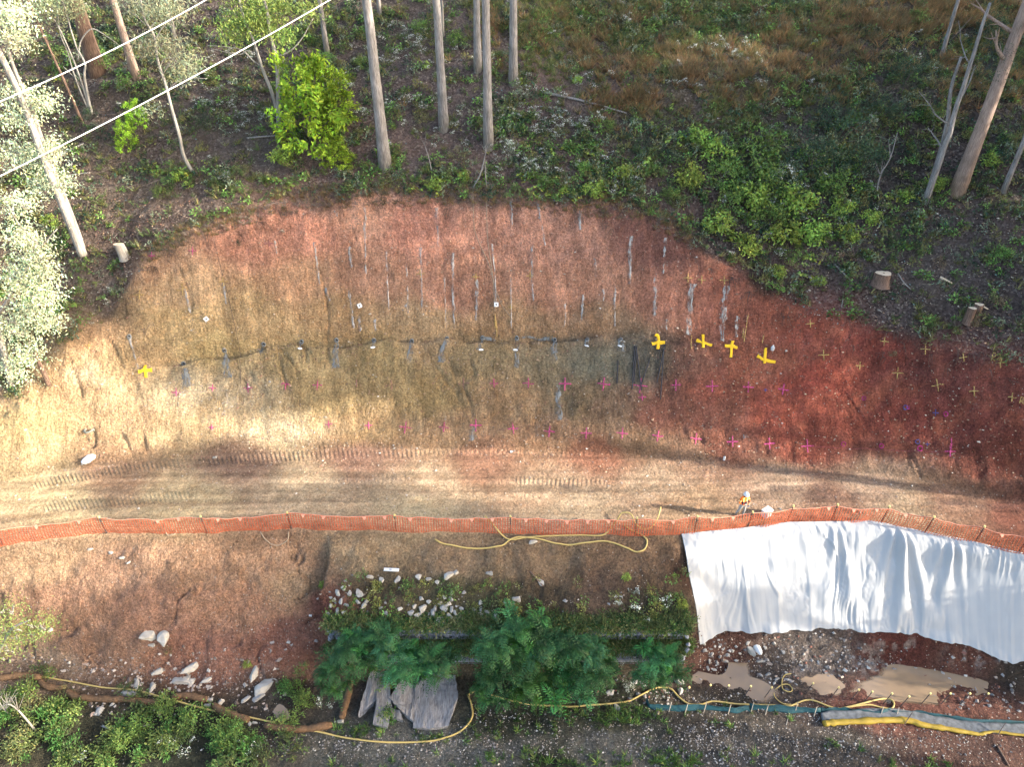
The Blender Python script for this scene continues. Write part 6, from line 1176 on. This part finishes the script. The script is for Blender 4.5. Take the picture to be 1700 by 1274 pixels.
# survey targets
WHT = plain('white_plate_paint', (.62, .62, .61), .4, noise=.02); BLK = plain('black_print', (.05, .05, .06), .5)
for u, v, rz, l in [(344, 536, .5, 'tilted white survey target on the buff end of the cutting'), (598, 514, .3, 'white survey target left of the middle of the cutting'), (824, 512, .0, 'white survey target right of the middle of the cutting')]:
    p = at(u, v, .25); t_ = thing('survey_target', l, 'survey target', tuple(p)); d_ = (Vector((0, 0, CAM_H))-p).normalized(); t_.rotation_mode = 'QUATERNION'; t_.rotation_quaternion = d_.to_track_quat('Z', 'Y') @ Matrix.Rotation(rz, 4, 'Z').to_quaternion()
    V, F = box(0, 0, 0, .26, .26, .012); ob('plate', mesh('plate', V, F, WHT), t_); V, F = box(0, 0, .0105, .085, .085, .004); ob('printed_mark', mesh('printed_mark', V, F, BLK), t_); V, F = tube([(0, 0, -.008), (0, 0, -.40)], .02, 6); ob('bracket', mesh('bracket', V, fix(F), STEEL), t_)

# ================================================================== small things
def gadget(name, label, cat, u, v, parts, rz=0.0, lift=0.0):
    p = at(u, v, lift); t_ = thing(name, label, cat, tuple(p), rz)
    for nm, (V, F), mt in parts: ob(nm, mesh(nm, V, F if isinstance(F, list) else np.asarray(F), mt), t_)
    return t_
V, F = box(0, 0, .19, .5, .36, .36); V2, F2 = box(0, 0, .40, .53, .39, .05)
gadget('white_box', 'white lidded box standing behind the orange fence beside the worker', 'box', 1272, 856, [('body', (V, F), WHT), ('lid', (V2, F2), plain('box_lid', (.72, .72, .70), .5)), ('handle', box(0, 0, .44, .2, .03, .03), plain('grey_handle', (.3, .3, .3), .5))], .6)
V, F = tube([(0, 0, 0), (0, 0, .22), (0, 0, .26), (0, 0, .30)], [.07, .07, .04, .03], 10); gadget('bottle', 'white bottle standing at the toe of the red cutting', 'bottle', 1202, 764, [('body', (V, fix(F)), WHT), ('cap', (lambda q: (q[0], fix(q[1])))(tube([(0, 0, .29), (0, 0, .33)], .035, 8)), BLK)])
V, F = tube([(0, 0, .06), (.35, .25, .05)], .025, 8); gadget('hand_tool', 'small white topped tool lying in the track marks', 'tool', 850, 752, [('handle', (V, fix(F)), STEEL), ('head', box(-.04, 0, .07, .13, .10, .08), WHT)])
V, F = box(0, 0, .06, .78, .18, .05); gadget('white_board', 'white board lying at the top of the weedy slope', 'board', 650, 948, [('board', (V, F), WHT), ('printed_mark', box(-.05, 0, .087, .12, .05, .003), BLK)], -.05)
p = at(148, 765)
bm = bmesh.new(); bmesh.ops.create_icosphere(bm, subdivisions=3, radius=.5)
for v in bm.verts: n_ = float(fbm(np.array([v.co.x*3+5]), np.array([v.co.y*3+v.co.z]), 3, 150)[0]); v.co *= 1+.22*n_; v.co.z *= .5; v.co.x *= 1+.5*max(v.co.y, 0); v.co.y *= 1.25
me = bpy.data.meshes.new('sandbag'); bm.to_mesh(me); bm.free(); me.materials.append(WHT); [setattr(q, 'use_smooth', True) for q in me.polygons]
o = ob('sandbag', me, None, 'white sack lying at the left end of the cutting toe', 'sack', None, None, p+Vector((0, 0, .12)), -.5); o.scale = (.55, .75, .7)
o = ob('sandbag', me, None, 'white sandbag lying among broken rocks at the brown puddle', 'sack', None, None, at(1257, 1080, .12), .2); o.scale = (.38, .62, .6)
a = np.linspace(0, 6.5, 28); V, F = tube(np.stack([np.cos(a)*.24, np.sin(a)*.24, .08+.02*a], 1), .055, 7); gadget('coiled_pipe', 'ring of dark pipe lying on the buff slope above the white sack', 'pipe coil', 149, 718, [('coil', (V, fix(F)), plain('grey_green_pipe', (.18, .19, .16), .6))], 0)
V, F = tube([(0, 0, .02), (0, 0, .2), (0, 0, .36)], [.10, .12, .03], 10); gadget('plastic_cup', 'white plastic cap on the red face right of the yellow crosses', 'cap', 1282, 582, [('body', (V, fix(F)), plain('greyish_white', (.5, .5, .5), .6))])
gadget('round_plate', 'small round white plate on the lower gabion step', 'lid', 1060, 1089, [('disc', (lambda q: (q[0], fix(q[1])))(tube([(0, 0, .3), (0, 0, .34)], .10, 12)), WHT)])
gadget('plastic_plug', 'yellow plastic cap on the corner of the gabion wall', 'cap', 1139, 1030, [('disc', (lambda q: (q[0], fix(q[1])))(tube([(0, 0, .12), (0, 0, .24)], .09, 10)), YELB)])

# ================================================================== worker
def person(u, v, face, label):
    p = at(u, v); root = thing('person', label, 'person', tuple(p), face)
    J = {'pel': (0, 0, .95), 'sp': (0, .01, 1.12), 'ch': (0, .0, 1.34), 'nk': (0, .0, 1.50), 'hd': (0, -.045, 1.60), 'hd2': (0, -.05, 1.70),
         'lh': (.10, 0, .90), 'lk': (.13, -.05, .50), 'la': (.14, .02, .10), 'lt': (.15, -.16, .04), 'rh': (-.10, 0, .90), 'rk': (-.14, .06, .50), 'ra': (-.17, .20, .10), 'rt': (-.19, .03, .04),
         'ls': (.20, .0, 1.43), 'le': (.30, -.03, 1.15), 'lw': (.12, -.28, 1.13), 'lf': (.07, -.33, 1.14), 'rs': (-.20, .0, 1.43), 're': (-.31, -.03, 1.15), 'rw': (-.12, -.28, 1.13), 'rf': (-.07, -.33, 1.14)}
    Rr = {'pel': .16, 'sp': .155, 'ch': .175, 'nk': .065, 'hd': .085, 'hd2': .085, 'lh': .11, 'lk': .07, 'la': .05, 'lt': .045, 'rh': .11, 'rk': .07, 'ra': .05, 'rt': .045, 'ls': .085, 'le': .058, 'lw': .035, 'lf': .038, 'rs': .085, 're': .058, 'rw': .035, 'rf': .038}
    E = [('pel', 'sp'), ('sp', 'ch'), ('ch', 'nk'), ('nk', 'hd'), ('hd', 'hd2'), ('pel', 'lh'), ('lh', 'lk'), ('lk', 'la'), ('la', 'lt'), ('pel', 'rh'), ('rh', 'rk'), ('rk', 'ra'), ('ra', 'rt'), ('ch', 'ls'), ('ls', 'le'), ('le', 'lw'), ('lw', 'lf'), ('ch', 'rs'), ('rs', 're'), ('re', 'rw'), ('rw', 'rf')]
    for s, sg in (('l', 1), ('r', -1)):                       # five fingers closing on the controller
        for k in range(5):
            q = J[s+'f']; a1 = (q[0]-sg*.018*(k-1.5) if k else q[0]-sg*.02, q[1]-.035, q[2]+(.02-.012*k)); n1 = f'{s}{k}a'; n2 = f'{s}{k}b'
            J[n1] = a1; J[n2] = (a1[0]-sg*.012, a1[1]-.028+(.02 if k == 0 else 0), a1[2]-.02+(.03 if k == 0 else 0)); Rr[n1] = .010; Rr[n2] = .008; E += [(s+'f', n1), (n1, n2)]
    ks = list(J); me = bpy.data.meshes.new('body'); me.from_pydata([J[k] for k in ks], [(ks.index(a), ks.index(b2)) for a, b2 in E], []); o = bpy.data.objects.new('body_cage', me); COL.objects.link(o)
    sk = o.modifiers.new('skin', 'SKIN'); 
    for i, k in enumerate(ks): me.skin_vertices[0].data[i].radius = (Rr[k]*(1.15 if k in ('pel', 'ch', 'sp') else 1), Rr[k]*(.75 if k in ('pel', 'ch', 'sp') else 1)); me.skin_vertices[0].data[i].use_root = (k == 'pel')
    sd = o.modifiers.new('sub', 'SUBSURF'); sd.levels = 2; sd.render_levels = 2
    dg = bpy.context.evaluated_depsgraph_get(); m2 = bpy.data.meshes.new_from_object(o.evaluated_get(dg)); bpy.data.objects.remove(o)
    for mt in (plain('hi_vis_orange', (.85, .17, .02), .7, noise=.05), plain('navy_cloth', (.012, .014, .04), .8), plain('grey_trousers', (.34, .33, .31), .85), plain('skin', (.45, .26, .18), .6), plain('brown_boots', (.16, .10, .07), .7), plain('reflective_tape', (.80, .72, .30), .4)): m2.materials.append(mt)
    for f in m2.polygons:
        c = f.center; f.use_smooth = True; x = abs(c.x)
        if c.z < .12: k = 4
        elif c.z < 1.0 and x < .27 and c.y > -.22: k = 2
        elif c.y < -.25 and c.z < 1.25: k = 3
        elif c.z > 1.52: k = 3
        elif c.z < 1.19: k = 1 if x < .26 and c.y > -.2 else 0
        else: k = 0
        if k == 0 and (abs(x-.11) < .028 and 1.19 < c.z < 1.5): k = 5
        if k == 0 and x > .2 and abs(c.z-1.30) < .03: k = 5
        f.material_index = k
    m2.name = 'body'; ob('body', m2, root)
    a = np.linspace(0, 6.283, 21)[:-1]; rings = []
    for r_, z in ((.165, 1.675), (.15, 1.68), (.142, 1.72), (.125, 1.775), (.08, 1.815), (.02, 1.83)): rings.append(np.stack([np.cos(a)*r_*.92, -.05+np.sin(a)*r_*(1.12), np.full(20, z)], 1))
    V = np.concatenate(rings); F = [(k*20+j, k*20+(j+1) % 20, (k+1)*20+(j+1) % 20, (k+1)*20+j) for k in range(5) for j in range(20)]; F = [np.array(F), np.array([list(range(100, 120))])]; ob('hard_hat', mesh('hard_hat', V, F, WHT, smooth=True), root)
    for sx in (-.03, .03): V, F = box(sx, -.135, 1.635, .02, .015, .012); ob('eye', mesh('eye', V, F, BLK), root)
    V, F = box(0, -.145, 1.605, .022, .03, .03); ob('nose', mesh('nose', V, F, m2.materials[3]), root); V, F = box(0, -.132, 1.57, .05, .01, .012); ob('mouth', mesh('mouth', V, F, plain('lips', (.3, .12, .1))), root)
    return root, p
pr, pp = person(1229, 858, .35, 'worker in white hard hat and orange navy shirt on the road behind the fence')
cv, cf = box(0, -.37, 1.135, .17, .09, .035); mt4 = Matrix.Rotation(.35, 4, 'Z')
ct = thing('controller', 'small grey controller held by the worker in both hands', 'controller', tuple(pp), .35); ob('body', mesh('body', cv, cf, plain('grey_plastic', (.25, .25, .26), .5)), ct); V, F = box(0, -.37, 1.158, .12, .07, .006); ob('screen', mesh('screen', V, F, BLK), ct)

# ================================================================== vegetation of the lower level
def low(name, protos, n, dens, seed, sc, label, lo=LB, reg=None): return scatter(name, protos, sample(n, lo, dens, seed, region=reg), sc, label, seed=seed)
low('grass', [tuft(s, 24, .30, b, 1.0, .016) for s, b in ((91, (.055, .13, .025)), (92, MID), (93, FRESH))], 26000, lambda u, v, x, y: blob(u, v, [(1000, 1190, 170, 14), (960, 1262, 140, 14), (1100, 1268, 200, 10), (850, 1265, 100, 12), (630, 1270, 60, 10, .6), (880, 1200, 60, 20, .6), (700, 1225, 120, 8, .5), (600, 1215, 40, 14, .8), (1270, 1262, 60, 10, .4), (1500, 1272, 60, 8, .5), (1380, 1235, 30, 10, .2)])*(.3+clumpy(u, v, x, y, 1.1, 75)), 30, 1.0, 'short green grass beside the gravel track', reg='low')
low('weeds', [bush(s, .28, .3, 10, 7, .09, .05, b, stems=0) for s, b in ((94, OLIVE), (95, MID), (96, (.26, .26, .07)), (97, FRESH))], 9000, lambda u, v, x, y: blob(u, v, [(650, 985, 60, 22, .9), (720, 985, 60, 20, .8), (800, 980, 60, 20, 1), (845, 1005, 50, 20), (900, 1000, 60, 14, .7), (960, 1000, 80, 20, .6), (1040, 990, 60, 20, .5), (1080, 1010, 60, 25, .6), (1110, 1030, 30, 20, .7), (640, 1020, 50, 18, .7), (570, 1020, 30, 20, .4), (1040, 1045, 80, 10, .6), (530, 1010, 12, 20, .1), (1020, 975, 60, 10, .4), (1120, 960, 20, 20, .4)])*(.3+clumpy(u, v, x, y, 1.1, 76)), 31, 1.0, 'olive and yellow weeds covering the slope behind the gabion')
low('leafy_weeds', [bush(s, .45, .55, 16, 12, .12, .05, b, stems=0) for s, b in ((98, (.075, .20, .045)), (99, FRESH), (100, MID), (101, (.15, .22, .06)))], 5200, lambda u, v, x, y: blob(u, v, [(60, 1200, 60, 60, .9), (40, 1240, 90, 40, .9), (230, 1235, 110, 40, .9), (330, 1230, 130, 40, 1), (280, 1195, 80, 25, .9), (420, 1240, 60, 30, .8), (130, 1255, 60, 20, .6), (150, 1150, 60, 10, .4), (490, 1150, 40, 24, .6), (510, 1180, 30, 15, .5), (650, 1150, 12, 30, .5), (610, 1175, 12, 18, .6), (1000, 1110, 30, 25, .4), (850, 1150, 40, 20, .2), (395, 1195, 20, 10, .5)])*(.45+clumpy(u, v, x, y, .9, 77)), 32, 1.0, 'lush green weeds along the creek at the lower left')
low('white_wildflowers', fl, 2600, lambda u, v, x, y: blob(u, v, [(300, 1240, 40, 14), (550, 1150, 20, 20), (1060, 1010, 40, 20), (1085, 1025, 25, 25), (1010, 1040, 18, 12), (1035, 1115, 30, 25, 1), (1050, 1140, 20, 15), (140, 1260, 20, 14), (400, 1245, 20, 16), (860, 1265, 15, 6), (1110, 1060, 16, 16), (440, 1235, 14, 10)]), 33, .9, 'white flowered weeds scattered over the lower level')
for i, (u, v, s, k, lab) in enumerate([(575, 1085, .95, 'feather', 'feathery green shrub at the left end of the gabion, beside the red bank'), (560, 1118, .7, 'feather', 'dark feathery shrub low at the left gabion corner'), (612, 1085, .8, 'feather', 'feathery green shrub second from the left gabion end'), (640, 1060, .85, 'feather', 'feathery shrub reaching up among the rocks'), (655, 1098, .9, 'feather', 'bright feathery shrub with a yellow green middle'), (700, 1095, .9, 'feather', 'feathery green shrub hanging above the widest slate slab'), (735, 1100, .9, 'feather', 'feathery green shrub left of the dark gabion gap'), (610, 1120, .6, 'olive', 'olive green bush with brown tips above the rusty sock'), (595, 1060, .6, 'feather', 'small feathery shrub at the top left of the gabion'), (690, 1040, .55, 'fern', 'green fern growing out of the stone heap'),
        (830, 1065, 1.05, 'feather', 'large feathery green shrub right of the dark gabion gap'), (870, 1045, 1.0, 'feather', 'large feathery shrub covering the upper gabion edge'), (905, 1075, 1.15, 'feather', 'largest feathery shrub in the middle of the big green thicket'), (845, 1110, 1.05, 'feather', 'feathery green shrub spilling over the hose side'), (890, 1130, 1.1, 'feather', 'feathery shrub at the lower front of the thicket'), (950, 1080, 1.05, 'feather', 'dark feathery shrub in the right half of the thicket'), (975, 1110, 1.0, 'feather', 'feathery shrub at the right end of the big thicket'), (935, 1135, 1.05, 'feather', 'low feathery shrub touching the grass by the hose'), (985, 1075, .75, 'feather', 'small feathery shrub at the upper right of the thicket'), (825, 1135, .8, 'feather', 'feathery shrub left front of the big thicket'),
        (1090, 1085, .75, 'feather', 'dark feathery shrub at the right end of the gabion'), (1110, 1110, .8, 'feather', 'feathery shrub beside the first brown puddle'), (1075, 1110, .7, 'feather', 'dark feathery shrub among white flowers'), (1128, 1075, .45, 'flower', 'flowering weed on the gabion corner below the sheet'),
        (480, 1145, .8, 'green', 'green bush over the creek left of the slate slabs'), (505, 1165, .7, 'green', 'leafy green bush above the creek pool'), (50, 1185, 1.1, 'olive', 'sunlit olive bush at the lower left'), (45, 1235, 1.3, 'olive', 'broad yellow green bush in the lower left corner'), (270, 1180, .9, 'green', 'fresh green bush below the sediment socks'), (330, 1200, 1.1, 'green', 'wide fresh green bush at the lower left of the works'), (230, 1210, .9, 'green', 'green bush left of the wide one by the creek'), (200, 1240, .9, 'green', 'green bush beside the grey creek bed'), (390, 1225, 1.0, 'green', 'green bush reaching under the long hose'), (110, 1150, .6, 'olive', 'small olive bush behind the bare branches'), (410, 1105, .3, 'lime', 'small lime fern on the red bank'), (537, 972, .3, 'lime', 'small yellow plant on the edge of the eroded notch'), (280, 1080, .4, 'olive', 'low weed under the jagged boulder'), (1130, 1005, .45, 'lime', 'lime weed beside the sheet edge'), (1040, 960, .35, 'lime', 'small green plant on the earth slope below the hose')]):
    p = at(u, v, -.05)
    if k == 'feather' and 540 < u < 1150: q_ = at_z(u, v+14, float(np.interp(v, [1040, 1090, 1140], [-2.15, -3.3, -4.9]))); p = Vector(q_); s *= 1.45
    mname = proto(k, i); o = ob('feathery_shrub' if k == 'feather' else 'fern' if k == 'fern' else 'shrub', mname, None, lab, 'shrub', None, None, p, random.uniform(0, 6.28)); o.scale = (s, s, s*1.05)

0 and print("TRIS", sum(sum(len(p.vertices)-2 for p in m.polygons) for m in bpy.data.meshes))
